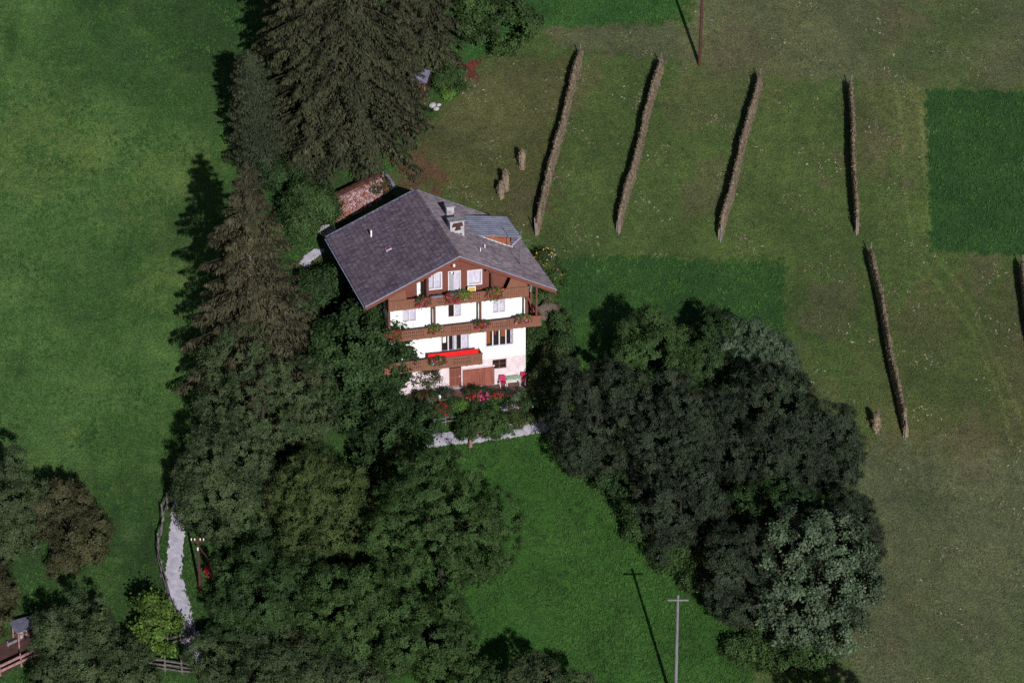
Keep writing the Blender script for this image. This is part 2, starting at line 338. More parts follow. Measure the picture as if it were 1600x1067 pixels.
def trunk_mb(r, h, r0, targets=(), lean=(0, 0)):
    mb = MB(); top = np.array([lean[0], lean[1], h])
    mid = top * 0.5 + np.array([r.normal() * 0.1, r.normal() * 0.1, 0])
    mb.tube([(0, 0, -0.5), (0, 0, 0.15), mid, top], [r0 * 1.35, r0, r0 * 0.75, r0 * 0.3], 8)
    for t in targets:
        f = 0.35 + 0.45 * r.random(); p0 = mid * f * 2 if f < 0.5 else mid + (top - mid) * (f - 0.5) * 2
        t = np.asarray(t); m2 = (p0 + t) / 2 + np.array([0, 0, 0.12 * np.linalg.norm(t - p0)])
        mb.tube([p0, m2, t], [r0 * 0.30, r0 * 0.18, r0 * 0.05], 5)
    return mb
def broadleaf(name, label, cat, px, py, hw, hh, mat, leaf=0.2, dens=1.0, seed=1, clear=0.0, group=None, lobes=44, ragged=1.0, bark='bark', spikes=0, min_h=None):
    r = np.random.default_rng(seed)
    p0 = at(px, py, 4.0); sc = scale_at(p0); rx = hw / sc
    rv = hh / sc; rz = math.sqrt(max((rv ** 2 - (rx * 0.415) ** 2), (0.5 * rv) ** 2)) / 0.91
    hc = min_h if min_h else rz * 0.93 + clear
    p = at(px, py, hc); b = (p[0], p[1], ground(p[0], p[1]))
    root = empty(name, b); tag(root, label, cat, group)
    area = 4 * math.pi * ((rx * rx) ** 1.6 / 3 + 2 * (rx * rz) ** 1.6 / 3) ** (1 / 1.6)
    n = int(area * dens * 2.5 / (leaf * leaf * 0.30))
    n = min(n, 84000)
    Q, L = crown_leaves(r, (0, 0, hc), rx, rx * (0.88 + .2 * r.random()), rz, n, leaf, lobes, ragged, spikes=spikes)
    quads_mesh("crown", Q, mat, root)
    th = hc + rz * 0.45
    trunk_mb(r, th, 0.055 + 0.028 * rx, L[r.choice(len(L) - 1, size=min(7, len(L) - 1), replace=False)]).build("trunk", M[bark], root)
    return root
def shrub(name, label, cat, px, py, hw, hh, mat, leaf=0.15, dens=1.0, seed=1, flowers=None, nf=40, fs=0.13, group=None, h=None, stems=True, ragged=1.0):
    r = np.random.default_rng(seed)
    p0 = at(px, py, 0.6); sc = scale_at(p0); rx = hw / sc; rz = max(0.35 * rx, math.sqrt(max((hh / sc) ** 2 - (rx * 0.415) ** 2, (0.45 * hh / sc) ** 2)) / 0.91)
    hc = h if h else rz * 0.9
    p = at(px, py, hc); b = (p[0], p[1], ground(p[0], p[1]))
    root = empty(name, b); tag(root, label, cat, group)
    area = 4 * math.pi * rx * rz; n = int(min(26000, max(300, area * dens * 3.2 / (leaf * leaf * 0.31))))
    Q, L = crown_leaves(r, (0, 0, hc), rx, rx * 0.9, rz, n, leaf, 12, ragged, sub=14)
    quads_mesh("foliage", Q, mat, root)
    if stems:
        mb = MB()
        for k in range(5):
            t = L[k % len(L)]; mb.tube([(r.normal() * .08, r.normal() * .08, -0.3), t * np.array([.4, .4, .5]), t], [0.035, 0.025, 0.01], 5)
        mb.build("stem", M['bark'], root)
    if flowers:
        for (fm, cnt) in flowers:
            d = rand_dirs(r, cnt); d[:, 2] = np.abs(d[:, 2]); d[:, 1] -= 0.35; d = unit(d)
            C0 = d * np.array([rx, rx * .9, rz]) * (0.8 + 0.3 * r.random((cnt, 1))) + np.array([0, 0, hc])
            q = np.repeat(np.arange(cnt), 5)
            P = C0[q] + r.normal(size=(len(q), 3)) * fs * 0.32
            quads_mesh("blossoms", leaf_quads(r, P, rand_dirs(r, len(q)) + np.array([0, -.8, .6]), fs * (0.7 + 0.6 * r.random(len(q))), 0.9), M[fm], root)
    return root
def conifer(name, label, base_px, apex_py, hw, mat, seed=1, droop=0.35, top_bare=0.0, group=None, height=None, dens=1.0, spray=0.36, cat="tree", start=0.05, power=0.8, bark='bark', gap=0.95, lean=0.0, wid=0.17, hang=0.55, per=7, zj=0.22):
    """spruce or larch: tiers of separate fringed, drooping boughs round one straight stem"""
    r = np.random.default_rng(seed)
    b = at(base_px[0], base_px[1]); b[2] = ground(b[0], b[1]); sc = scale_at(b)
    H = height if height else (base_px[1] - apex_py) / sc / 0.905
    R = hw / sc
    root = empty(name, b); tag(root, label, cat, group)
    mb = MB(); mb.tube([(0, 0, -0.6), (0, 0, 0.3), (lean * .5, 0, H * 0.5), (lean, 0, H)], [0.017 * H, 0.0135 * H, 0.0078 * H, 0.015], 8)
    Ps, Ns, Ds, Ss = [], [], [], []; lb = MB()
    z = H * start
    while z < H - 0.12:
        t = z / H; rad = R * max(0.015, (1 - t)) ** power
        k = max(4, int(per * (0.6 + 0.4 * min(1, rad / 3)) + r.random())); a0 = r.random() * 6.28
        for j in range(k):
            a = a0 + 6.283 * j / k + r.normal() * 0.22
            L = rad * (0.72 + 0.42 * r.random()) + 0.12
            z0 = z + r.normal() * gap * zj
            dz = droop * (0.35 + 0.9 * (1 - t)) * L
            rise = 0.14 * L * (1 if t > 0.6 else 0.4)
            ca, sa = math.cos(a), math.sin(a)
            def axis_z(s): return rise * np.sin(s * 2.6) - dz * s ** 1.4 + 0.16 * L * np.clip(s - 0.7, 0, 1) * 1.6
            ns = int(max(8, L * 62 * dens)); s = top_bare + (1 - top_bare) * r.random(ns) ** 0.75
            w0 = wid * L * (1 - s) ** 0.6 * (0.35 + s) * 1.5 + 0.06
            lat = (r.random(ns) * 2 - 1) * w0
            hg = r.random(ns) ** 1.3
            hl = hang * (0.35 + 0.65 * min(1, L / 2.5)) * (1.05 - 0.75 * s)
            P = np.stack([ca * s * L - sa * lat + lean * t, sa * s * L + ca * lat, z0 + axis_z(s) - hg * hl - 0.35 * np.abs(lat)], axis=1)
            dirv = np.stack([ca * 0.6 - sa * lat / (w0 + .01) * 0.8, sa * 0.6 + ca * lat / (w0 + .01) * 0.8, -0.15 - 1.5 * hg], axis=1)
            Ps.append(P); Ds.append(dirv + r.normal(size=(ns, 3)) * 0.22)
            nn = np.stack([ca * 0.5 - sa * lat / w0 * .5, sa * 0.5 + ca * lat / w0 * .5, 0.95 - 0.7 * hg], axis=1) + r.normal(size=(ns, 3)) * 0.33
            Ns.append(nn); Ss.append(spray * (0.5 + 0.8 * r.random(ns)) * (0.6 + 0.4 * min(1, L / 1.5)))
            lb.tube([(lean * t, 0, z0), (lean * t + ca * L * .5, sa * L * .5, z0 + float(axis_z(np.float64(.5)))), (lean * t + ca * L * .96, sa * L * .96, z0 + float(axis_z(np.float64(.96))))], [0.03 + 0.008 * L, 0.02 + .004 * L, 0.008], 4, False)
        z += gap * (0.75 + 0.5 * r.random()) * (0.45 + 0.75 * (1 - t))
    P = np.vstack(Ps); N = np.vstack(Ns); D = np.vstack(Ds); S = np.concatenate(Ss)
    quads_mesh("crown", leaf_quads(r, P, N, S, 0.30, D), mat, root)
    mb.build("trunk", M[bark], root)
    lb.tube([(0, 0, 0.2), (lean * .5, 0, H * 0.5), (lean, 0, H * .95)], [0.010 * H, 0.006 * H, 0.01], 6)
    if name == "spruce": lb.build("branches", M['bark'], root)
    return root

# ------------------------------------------------------------------ the ground
def poly_world(pts): return np.array([at(x, y)[:2] for x, y in pts])
def inside(px, py, poly):
    res = np.zeros(px.shape, bool); n = len(poly)
    for i in range(n):
        x1, y1 = poly[i]; x2, y2 = poly[(i + 1) % n]
        cond = ((y1 > py) != (y2 > py)) & (px < (x2 - x1) * (py - y1) / (y2 - y1 + 1e-12) + x1)
        res ^= cond
    return res
def seg_dist(X, Y, pts):
    d = np.full(X.shape, 1e9)
    for (x1, y1), (x2, y2) in zip(pts[:-1], pts[1:]):
        vx, vy = x2 - x1, y2 - y1; t = np.clip(((X - x1) * vx + (Y - y1) * vy) / (vx * vx + vy * vy + 1e-9), 0, 1)
        d = np.minimum(d, np.hypot(X - x1 - t * vx, Y - y1 - t * vy))
    return d
def make_ground():
    coarse = np.array([380, 300, 240, 190, 150, 120, 100, 85, 75.])
    xs = np.concatenate([-coarse, np.arange(-60, 66, 0.2), coarse + 2]); ys = np.concatenate([-coarse, np.arange(-48, 60, 0.2), coarse + 2])
    xs = np.unique(np.round(xs, 3)); ys = np.unique(np.round(ys, 3))
    X, Y = np.meshgrid(xs, ys); Z = T(X, Y)
    nx, ny = len(xs), len(ys)
    V = np.stack([X, Y, Z], axis=2).reshape(-1, 3).astype(np.float32)
    i = (np.arange(ny - 1)[:, None] * nx + np.arange(nx - 1)[None]).reshape(-1)
    Fq = np.stack([i, i + 1, i + nx + 1, i + nx], axis=1).astype(np.int32)
    me = bpy.data.meshes.new("meadow_ground"); n = len(Fq)
    me.vertices.add(len(V)); me.vertices.foreach_set("co", V.reshape(-1))
    me.loops.add(n * 4); me.loops.foreach_set("vertex_index", Fq.reshape(-1))
    me.polygons.add(n); me.polygons.foreach_set("loop_start", np.arange(0, n * 4, 4, dtype=np.int32))
    me.update(calc_edges=True)
    me.polygons.foreach_set("use_smooth", np.ones(n, bool))
    # what grows where: lush meadow, mown hayfield, uncut strips, bare earth
    C4 = np.zeros((ny, nx, 4)); g = np.random.default_rng(3)
    jx = X + 0.25 * np.sin(Y * 3.1 + X * 1.7) + 0.16 * g.normal(size=X.shape); jy = Y + 0.25 * np.sin(X * 2.7 - Y * 1.3) + 0.16 * g.normal(size=X.shape)
    def nf(sc_, sd):
        q = np.random.default_rng(sd); f = np.zeros(X.shape)
        for o in range(5):
            for _ in range(4):
                th = q.random() * 6.28; k_ = (2 ** o) / sc_; f += np.sin((X * math.cos(th) + Y * math.sin(th)) * k_ + q.random() * 6.28) * 0.6 ** o * .4
        return f
    def paint(pts, c, dry=0.0, j=1.0):
        pl = poly_world(pts); C4[inside(X + (jx - X) * j, Y + (jy - Y) * j, pl)] = (*c, dry)
    n1, n2, n3, n4 = nf(9.0, 1), nf(5.0, 2), nf(14.0, 3), nf(2.2, 4)
    def mixto(wgt, c, dry=0.0): 
        wgt = np.clip(wgt, 0, 1)[..., None]; C4[...] = C4 * (1 - wgt) + np.array((*c, dry)) * wgt
    C4[...] = (0.040, 0.094, 0.022, 0.0)                                   # lush meadow
    # left meadow: lighter towards the upper left, dark clover patches lower down
    mixto(smooth(-2, -34, X + 0.35 * -Y + 5 * n3) * 0.95, (0.070, 0.148, 0.042), 0.06); mixto(smooth(.2, 1.2, n3 + .5 * n1) * .6 * (X < 0), (0.030, 0.072, 0.022))
    mixto(smooth(0.3, 1.0, n1 + .5 * n4) * 0.85 * (X < 0), (0.029, 0.068, 0.020))
    mixto(smooth(0.4, 1.1, n2 + .4 * n4) * 0.75 * (X < 0), (0.086, 0.152, 0.042))
    olive = (0.062, 0.110, 0.032); pale = (0.090, 0.116, 0.055)
    HF = [(560, 330), (640, 230), (700, 160), (740, 105), (830, 42), (1080, 36), (1100, -400), (2400, -400), (2400, 1500), (1180, 1500), (1180, 1000), (1130, 760), (1225, 520), (1225, 405), (900, 400), (800, 420), (600, 420)]
    hay = inside(jx, jy, poly_world(HF)); paint(HF, olive, 0.30)
    paint([(830, 42), (1080, 36), (1100, -400), (2400, -400), (2400, 150), (1440, 138), (1300, 128), (1200, 118), (1040, 96), (905, 80)], pale, 0.55, 1.8)
    paint([(1380, 480), (1480, 430), (2400, 420), (2400, 760), (1380, 760), (1330, 560)], (0.076, 0.094, 0.038), 0.55, 4.0)
    paint([(1330, 700), (2400, 730), (2400, 1500), (1300, 1500)], (0.086, 0.112, 0.056), 0.35, 4.0)
    paint([(640, 235), (745, 105), (900, 85), (850, 370), (760, 330), (690, 300)], (0.074, 0.090, 0.032), 0.35, 3.0)
    h_ = hay * 1.0
    mixto(h_ * smooth(0.3, 1.1, n1) * 0.5, (0.048, 0.096, 0.024), 0.1); mixto(h_ * smooth(0.5, 1.2, n2) * 0.5, (0.092, 0.106, 0.048), 0.5); mixto(h_ * smooth(0.8, 1.3, n4) * 0.4, (0.10, 0.088, 0.055), 0.7)
    rich = (0.025, 0.074, 0.021)
    paint([(1446, 140), (2000, 160), (2000, 440), (1600, 400), (1455, 392)], rich, 0, .5)
    paint([(820, -400), (1066, -400), (1066, 20), (1000, 34), (900, 42), (835, 44), (780, 70), (735, 100), (700, 60)], (0.034, 0.108, 0.028), 0, .8)
    paint([(880, 405), (1000, 402), (1100, 408), (1225, 415), (1222, 515), (1150, 560), (900, 560), (850, 480)], (0.030, 0.084, 0.022), 0, .7)
    paint([(690, 690), (870, 665), (900, 760), (1000, 850), (1110, 950), (1150, 1040), (1150, 1500), (300, 1500), (300, 1060), (640, 1000)], (0.038, 0.112, 0.022))
    low = ~hay
    mixto(low * smooth(0.4, 1.1, n2 + .4 * n4) * 0.55 * (X > 0), (0.050, 0.126, 0.026)); mixto(low * smooth(0.4, 1.1, n1 + .4 * n4) * 0.55 * (X > 0), (0.026, 0.074, 0.019))
    paint([(630, 300), (612, 262), (660, 235), (690, 258), (690, 300)], (0.105, 0.066, 0.036), 0.6, 2.5)     # trodden reddish earth behind the house
    paint([(712, 120), (716, 98), (745, 94), (750, 112), (738, 128)], (0.13, 0.040, 0.030), 0.3, 1.2)
    paint([(475, 400), (530, 385), (560, 470), (500, 480)], (0.060, 0.076, 0.028), 0.2, 3.0)
    # tractor tracks and mowing swaths
    for pts, wd, k in (([(1425, 380), (1470, 450), (1520, 520), (1560, 610), (1580, 690)], 0.19, 1.3), ([(1405, 160), (1412, 260), (1425, 380)], .2, 1.25), ([(1440, 170), (1446, 280), (1460, 400)], .2, 1.25), ([(1460, 400), (1510, 460), (1545, 540), (1575, 600), (1605, 680)], 0.19, 1.3)):
        m = seg_dist(X, Y, [tuple(at(*q)[:2]) for q in pts]) < wd; C4[m, :3] *= k; C4[m, 0] *= 1.04
    for k_ in range(26):    # swaths left by the mower, running up the field
        m = np.abs(np.abs(((jx * .97 + jy * -.06) - (6.0 + k_ * 1.75))) - .1) < .13; m &= hay & (np.sin(Y * .35 + k_) > -.4) & (X < 30); C4[m, :3] *= (1.13, 1.10, 1.06)
    for xx in (1362, 1370, 1378, 1386, 1394, 1402, 1410, 1418, 1426, 1434, 1441):
        m = seg_dist(jx, jy, [tuple(at(xx, 132)[:2]), tuple(at(xx + 4, 250)[:2]), tuple(at(xx + 14, 392)[:2])]) < 0.17; C4[m, :3] *= (1.3, 1.24, 1.2)
    at_ = me.color_attributes.new("land", 'FLOAT_COLOR', 'POINT')
    at_.data.foreach_set("color", C4.reshape(-1).astype(np.float32))
    return tag(link("meadow_ground", me, M['grass']), kind="structure")
make_ground()
def strip(name, center_px, widths, mat, lift=0.03, jag=0.05, seed=2, sub=22):
    """a path laid over the hillside along a line of the photograph"""
    r = np.random.default_rng(seed); P = np.array([at(*q)[:2] for q in center_px]); n = len(P)
    tt = np.linspace(0, n - 1, (n - 1) * sub + 1); S = np.stack([np.interp(tt, range(n), P[:, k]) for k in (0, 1)], 1)
    for _ in range(4): S[1:-1] = (S[:-2] + 2 * S[1:-1] + S[2:]) / 4
    Wd = np.interp(tt, range(n), widths); d = np.gradient(S, axis=0); d /= np.linalg.norm(d, axis=1, keepdims=True); nr = np.stack([-d[:, 1], d[:, 0]], 1)
    mb = MB(); cross = 7; vs = []
    for k in range(len(S)):
        jl, jr_ = r.normal() * jag, r.normal() * jag
        for c in range(cross):
            u_ = c / (cross - 1) * 2 - 1; o = u_ * Wd[k] / 2 + (jl if c == 0 else jr_ if c == cross - 1 else 0)
            p = S[k] + nr[k] * o; vs.append((p[0], p[1], ground(p[0], p[1]) + lift + 0.02 * (1 - u_ * u_)))
    fs = [(k * cross + c, (k + 1) * cross + c, (k + 1) * cross + c + 1, k * cross + c + 1) for k in range(len(S) - 1) for c in range(cross - 1)]
    return tag(mb.add(vs, fs).build(name, mat, smooth_=True), kind="structure")
strip("gravel_path", [(283, 770), (280, 800), (275, 850), (271, 900), (281, 945), (292, 985), (312, 1025), (345, 1075)], [1.1, 1.15, 1.15, 1.2, 1.45, 1.3, 1.0, 1.0], M['gravel'])
strip("garden_path", [(640, 694), (690, 686), (740, 683), (800, 674), (850, 664), (890, 656)], [1.1, 1.25, 1.0, 1.2, 1.25, 1.2], M['gravel'], seed=5)
strip("back_path", [(474, 416), (482, 404), (494, 395), (506, 391)], [0.7, 0.75, 0.7, 0.3], M['gravel'], seed=6)
strip("dirt_road", [(-30, 1048), (0, 1032), (30, 1014), (60, 997), (100, 975)], [2.2, 2.2, 2.2, 2.0, 2.0], M['soil'], seed=7)

# ------------------------------------------------------------------ the farmhouse
HU = np.array([math.cos(YAW), math.sin(YAW), 0]); HV = np.array([-math.sin(YAW), math.cos(YAW), 0])
def hw_(x, y, z=0.0): return HU * x + HV * y + np.array([0, 0, z])
XR, ZR, KL, KR, XL, XE, YF, YB = -0.30, 12.03, 0.447, 0.474, -7.75, 7.40, -1.90, 12.40
RT = 0.20
def roof_z(x): return ZR - (KL * (XR - x) if x < XR else KR * (x - XR))
house = empty("farmhouse", (0, 0, 0), YAW)
tag(house, "large white and brown alpine farmhouse with grey tiled roof and flowered wooden balconies", "house")

def clip_top(poly, fn):
    """keep what lies below two slopes (x, z polygon)"""
    for (nx_, nz_, c) in fn:
        out = []
        for i in range(len(poly)):
            a, b = poly[i], poly[(i + 1) % len(poly)]
            da, db = nx_ * a[0] + nz_ * a[1] - c, nx_ * b[0] + nz_ * b[1] - c
            if da <= 0: out.append(a)
            if da * db < 0:
                t = da / (da - db); out.append((a[0] + t * (b[0] - a[0]), a[1] + t * (b[1] - a[1])))
        poly = out
        if len(poly) < 3: return []
    return poly
ROOFCLIP = [(KR, 1.0, ZR - RT - 0.02 + KR * XR), (-KL, 1.0, ZR - RT - 0.02 - KL * XR)]
def facade(mb, x0, x1, z0, z1, holes, y=0.0, depth=0.30, clip=None):
    cx = sorted({x0, x1, *[v for h in holes for v in h[:2]]} | ({XR} if clip and x0 < XR < x1 else set())); cz = sorted({z0, z1, *[v for h in holes for v in h[2:4]]})
    for a, b in zip(cx[:-1], cx[1:]):
        for c, d in zip(cz[:-1], cz[1:]):
            mx, mz = (a + b) / 2, (c + d) / 2
            if any(h[0] < mx < h[1] and h[2] < mz < h[3] for h in holes): continue
            p = [(a, c), (b, c), (b, d), (a, d)]
            if clip: p = clip_top(p, clip)
            if len(p) >= 3: mb.add([(q[0], y, q[1]) for q in p], [tuple(range(len(p)))])
    for (a, b, c, d) in holes:
        mb.add([(a, y, c), (b, y, c), (b, y, d), (a, y, d), (a, y + depth, c), (b, y + depth, c), (b, y + depth, d), (a, y + depth, d)],
               [(0, 4, 5, 1), (1, 5, 6, 2), (2, 6, 7, 3), (3, 7, 4, 0)])
    return mb
WX0, WX1, WD = -5.57, 5.50, 10.6
H_up = [(-4.44, -3.31, 6.20, 7.42), (-0.79, 0.30, 6.18, 7.42), (2.80, 3.86, 6.12, 7.42), (-1.37, 0.91, 3.33, 4.72), (2.24, 4.50, 3.30, 4.72)]
H_lo = [(-0.73, 0.25, 0.17, 2.02), (0.35, 2.95, 0.0, 1.62), (2.79, 3.93, 1.34, 2.14), (-5.02, -4.51, 1.48, 2.02), (-2.21, -1.75, 1.45, 1.88), (-2.80, -2.28, 1.50, 1.90)]
H_at = [(-2.43, -1.29, 8.78, 10.12), (-0.76, 0.26, 7.98, 10.12), (0.82, 1.91, 8.81, 9.98), (-3.26, -2.70, 7.98, 9.50)]
mb = MB(); facade(mb, WX0, WX1, 2.28, 7.86, H_up)
mb.add([(WX0, 0, 2.28), (WX0, WD, 2.28), (WX0, WD, 7.86), (WX0, 0, 7.86)], [(0, 3, 2, 1)])
mb.add([(WX1, 0, -0.5), (WX1, WD, -0.5), (WX1, WD, 7.86), (WX1, 0, 7.86)], [(0, 1, 2, 3)])
mb.add([(WX0, WD, 2), (WX1, WD, 2), (WX1, WD, 7.86), (WX0, WD, 7.86)], [(0, 3, 2, 1)])
mb.build("wall", M['plaster'], house)
mb = MB(); facade(mb, WX0, WX1, -0.6, 2.28, H_lo, y=-0.012)
mb.add([(WX0 - .012, -.012, -0.6), (WX0 - .012, WD, -0.6), (WX0 - .012, WD, 2.28), (WX0 - .012, -.012, 2.28)], [(0, 3, 2, 1)])
mb.build("plinth", M['plinth'], house)
mb = MB(); facade(mb, WX0, WX1, 7.86, 13.0, H_at, y=-0.02, clip=ROOFCLIP)
facade(mb, WX0, WX1, 7.86, 13.0, [], y=WD, clip=ROOFCLIP)
mb.add([(WX0, -.02, 7.86), (WX0, WD, 7.86), (WX0, WD, 9.4), (WX0, -.02, 9.4)], [(0, 3, 2, 1)])
mb.add([(WX1, -.02, 7.86), (WX1, WD, 7.86), (WX1, WD, 9.05), (WX1, -.02, 9.05)], [(0, 1, 2, 3)])
for k in range(20):                                              # plank joints stand out as thin battens
    z = 8.0 + k * 0.2
    for a, b in ((WX0 + .02, -3.3), (-2.66, -2.48), (-1.24, -0.81), (0.31, 0.77), (1.96, WX1 - .02)):
        za = min(z, 12.9)
        xa = max(a, XR - (ZR - RT - .1 - za) / KL); xb = min(b, XR + (ZR - RT - .1 - za) / KR)
        if xb - xa > .1: mb.box(xa, xb, -0.034, -0.0205, z, z + 0.012)
mb.build("gable_boarding", M['board'], house)
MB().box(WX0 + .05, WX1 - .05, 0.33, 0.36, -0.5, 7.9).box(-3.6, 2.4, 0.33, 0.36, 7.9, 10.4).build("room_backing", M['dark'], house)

# roof: two layers of deck with every tile laid on them
def tiles(x0, x1, k):
    """half-round tiles in courses from eave to ridge; local frame of the house"""
    mb = MB(); L = abs(x1 - x0) * math.sqrt(1 + k * k); sgn = 1 if x1 > x0 else -1
    nc = int(L / 0.36); nr = int((YB - YF) / 0.30); r = np.random.default_rng(11)
    c = 1 / math.sqrt(1 + k * k); s_ = k * c
    dirx = np.array([-sgn * c, 0, s_])                           # up the slope
    nrm = np.array([sgn * s_, 0, c])
    e = np.array([x1, 0, roof_z(x1)])
    dw = (YB - YF) / nr; dl = L / nc
    prof = [(-0.5, -0.01), (-0.30, 0.05), (0.0, 0.085), (0.30, 0.05), (0.5, -0.01)]
    for i in range(nc):
        for j in range(nr):
            y = YF + (j + 0.5) * dw
            jit = r.normal() * 0.006; sk = r.normal() * 0.006; sk2 = r.normal() * 0.012
            a = e + dirx * (i * dl + sk2); b = e + dirx * min(i * dl + dl * 1.10, L)
            vs = []
            for q, base in ((0, a), (1, b)):
                for (u_, h) in prof:
                    vs.append(base + np.array([0, y + u_ * dw + sk, 0]) + nrm * (h + (0.065 if q == 0 else 0.014) + jit))
            for (u_, h) in prof: vs.append(a + np.array([0, y + u_ * dw + sk, 0]) + nrm * 0.001)
            mb.add(vs, [(q, q + 1, q + 6, q + 5) for q in range(4)] + [(q, 10 + q, 11 + q, q + 1) for q in range(4)])
    return mb
mb = tiles(XR, XE, KR)
for j in range(44):                                              # ridge caps
    y = YF + (YB - YF) * j / 44; y2 = y + 0.36
    pr = [(-0.17, -0.035), (-0.10, 0.06), (0, 0.095), (0.10, 0.06), (0.17, -0.035)]
    vs = [(XR + a, y, ZR + b + 0.045) for a, b in pr] + [(XR + a, min(y2, YB), ZR + b + 0.03) for a, b in pr]
    mb.add(vs, [(q, q + 1, q + 6, q + 5) for q in range(4)] + [(4, 3, 2, 1, 0)])
roof = mb.build("roof", M['tile'], house)
west = tiles(XR, XL, KL).build("roof_tiles", M['tile_dark'], roof); west["label"] = "darker roof slope"  # left slope laid in the darker tile colour
mb = MB()
mb.prism([(XL, YF, roof_z(XL)), (XR, YF, ZR), (XE, YF, roof_z(XE)), (XE, YF, roof_z(XE) - RT), (XR, YF, ZR - RT), (XL, YF, roof_z(XL) - RT)], (0, YB - YF, 0))
for j in range(15):
    y = YF + 0.35 + j * 0.97
    mb.bar((XL + .12, y, roof_z(XL + .12) - RT - .07), (WX0 - .02, y, roof_z(WX0) - RT - .07), 0.12, 0.14)
    mb.bar((XE - .12, y, roof_z(XE - .12) - RT - .07), (WX1 + .02, y, roof_z(WX1) - RT - .07), 0.12, 0.14)
for x in (WX0 + .1, -2.6, XR, 2.2, WX1 - .1):                    # purlin ends under the front overhang
    z = roof_z(x) - RT - 0.13 - (0.03 if x == XR else .06); mb.box(x - .09, x + .09, YF + .25, -0.05, z - .11, z + .07)
mb.build("soffit", M['beam'], roof)
mb = MB()
for (xa, xb) in ((XL - .02, XR), (XR, XE + .02)):
    mb.bar((xa, YF - .045, roof_z(xa) - .10), (xb, YF - .045, roof_z(xb) - .10), 0.05, 0.26)
mb.build("bargeboard", M['board'], roof)
for (xa, xb, y, wd) in ((XL - .03, XR, YF - .03, .16), (XR, XE + .03, YF - .03, .16), (XL - .03, XR, YB + .02, .17), (XR, XE, YB + .02, .10)):
    MB().bar((xa, y, roof_z(xa) + .088), (xb, y, roof_z(xb) + .088), wd, 0.03).build("edge_trim", M['trim'], roof)
for xx, a in ((XL - .07, 1), (XE + .07, -1)):
    mb = MB(); n = 9; vs = []
    for y in (YF, YB):
        for q in range(n):
            t = math.pi + math.pi * q / (n - 1); vs.append((xx + 0.075 * math.cos(t), y, roof_z(XL if a > 0 else XE) - .02 + 0.075 * math.sin(t)))
    mb.add(vs, [(q, q + 1, n + q + 1, n + q) for q in range(n - 1)]).build("gutter", M['trim'], roof)
# chimneys
def chimney(x0, x1, y0, y1, zt, cap, soot=None):
    mb = MB(); mb.box(x0, x1, y0, y1, roof_z(x1) - .4, zt)
    o = mb.build("chimney", M['chim'], house)
    MB().box(x0 - .06, x1 + .10, y0 - .06, y1 + .06, zt + .002, zt + cap).build("chimney_cap", M['stone'], o)
    fl = MB(); fl.bar((x0 - .12, y0 - .10, roof_z(x0 - .12) + .09), (x1 + .12, y0 - .10, roof_z(x1 + .12) + .09), 0.16, 0.03)
    fl.build("flashing", M['white'], o)
    if soot:
        s = MB()
        for (a, b, c, d) in soot: s.add([(a, y0 - .004, c), (b, y0 - .004, c + .05), (b - .08, y0 - .004, d), (a + .12, y0 - .004, d - .06)], [(0, 1, 2, 3)])
        s.build("soot_stain", M['soot'], o)
    return o
chimney(0.46, 1.60, 4.0, 4.85, 12.46, 0.08, [(0.58, 1.52, 12.02, 12.42), (0.80, 1.36, 11.72, 12.1), (0.86, 1.45, 11.30, 11.5)])
chimney(1.06, 1.66, 7.45, 8.05, 12.30, 0.07)
# shed dormer with corrugated sheet
mb = MB(); n = 88; vs = []
for k in range(n + 1):
    y = 5.30 + 4.35 * k / n; wv = 0.055 * math.sin(k * 2 * math.pi / 9.0)
    for x, z in ((2.55, 10.66), (4.5, 10.42), (6.48, 10.13)): vs.append((x, y, z + wv))
for k in range(n + 1):
    y = 5.30 + 4.35 * k / n
    for x, z in ((2.55, 10.60), (4.5, 10.36), (6.48, 10.07)): vs.append((x, y, z - .03))
o3 = 3 * (n + 1); fs = []
for k in range(n):
    for q in (0, 1):
        fs.append((k * 3 + q, k * 3 + q + 1, k * 3 + q + 4, k * 3 + q + 3)); fs.append((o3 + k * 3 + q, o3 + k * 3 + q + 3, o3 + k * 3 + q + 4, o3 + k * 3 + q + 1))
    fs.append((k * 3 + 2, o3 + k * 3 + 2, o3 + k * 3 + 5, k * 3 + 5))
fs += [(0, 1, o3 + 1, o3), (1, 2, o3 + 2, o3 + 1)]
dz_ = lambda x: 10.57 - (x - 2.55) * 0.1349
dorm = MB().prism([(2.62, 5.62, roof_z(2.62) - .1), (5.75, 5.62, roof_z(5.75) - .1), (5.75, 5.62, dz_(5.75) - .045), (2.62, 5.62, dz_(2.62) - .045)], (0, 3.75, 0)).build("dormer", M['orangewood'], house)
mb.add(vs, fs).build("sheet_roof", M['sheet'], dorm)
MB().bar((2.9, 5.52, roof_z(2.9) + .10), (5.85, 5.52, roof_z(5.85) + .10), 0.22, 0.05).bar((5.85, 5.45, roof_z(5.85) + .1), (5.85, 9.4, roof_z(5.85) + .1), .2, .05).build("flashing", M['white'], dorm)
MB().bar((6.53, 5.25, 10.02), (6.53, 9.7, 10.02), 0.12, 0.10).bar((5.85, 5.42, 9.35), (6.5, 5.36, 9.95), .07, .07).build("gutter", M['trim'], dorm)
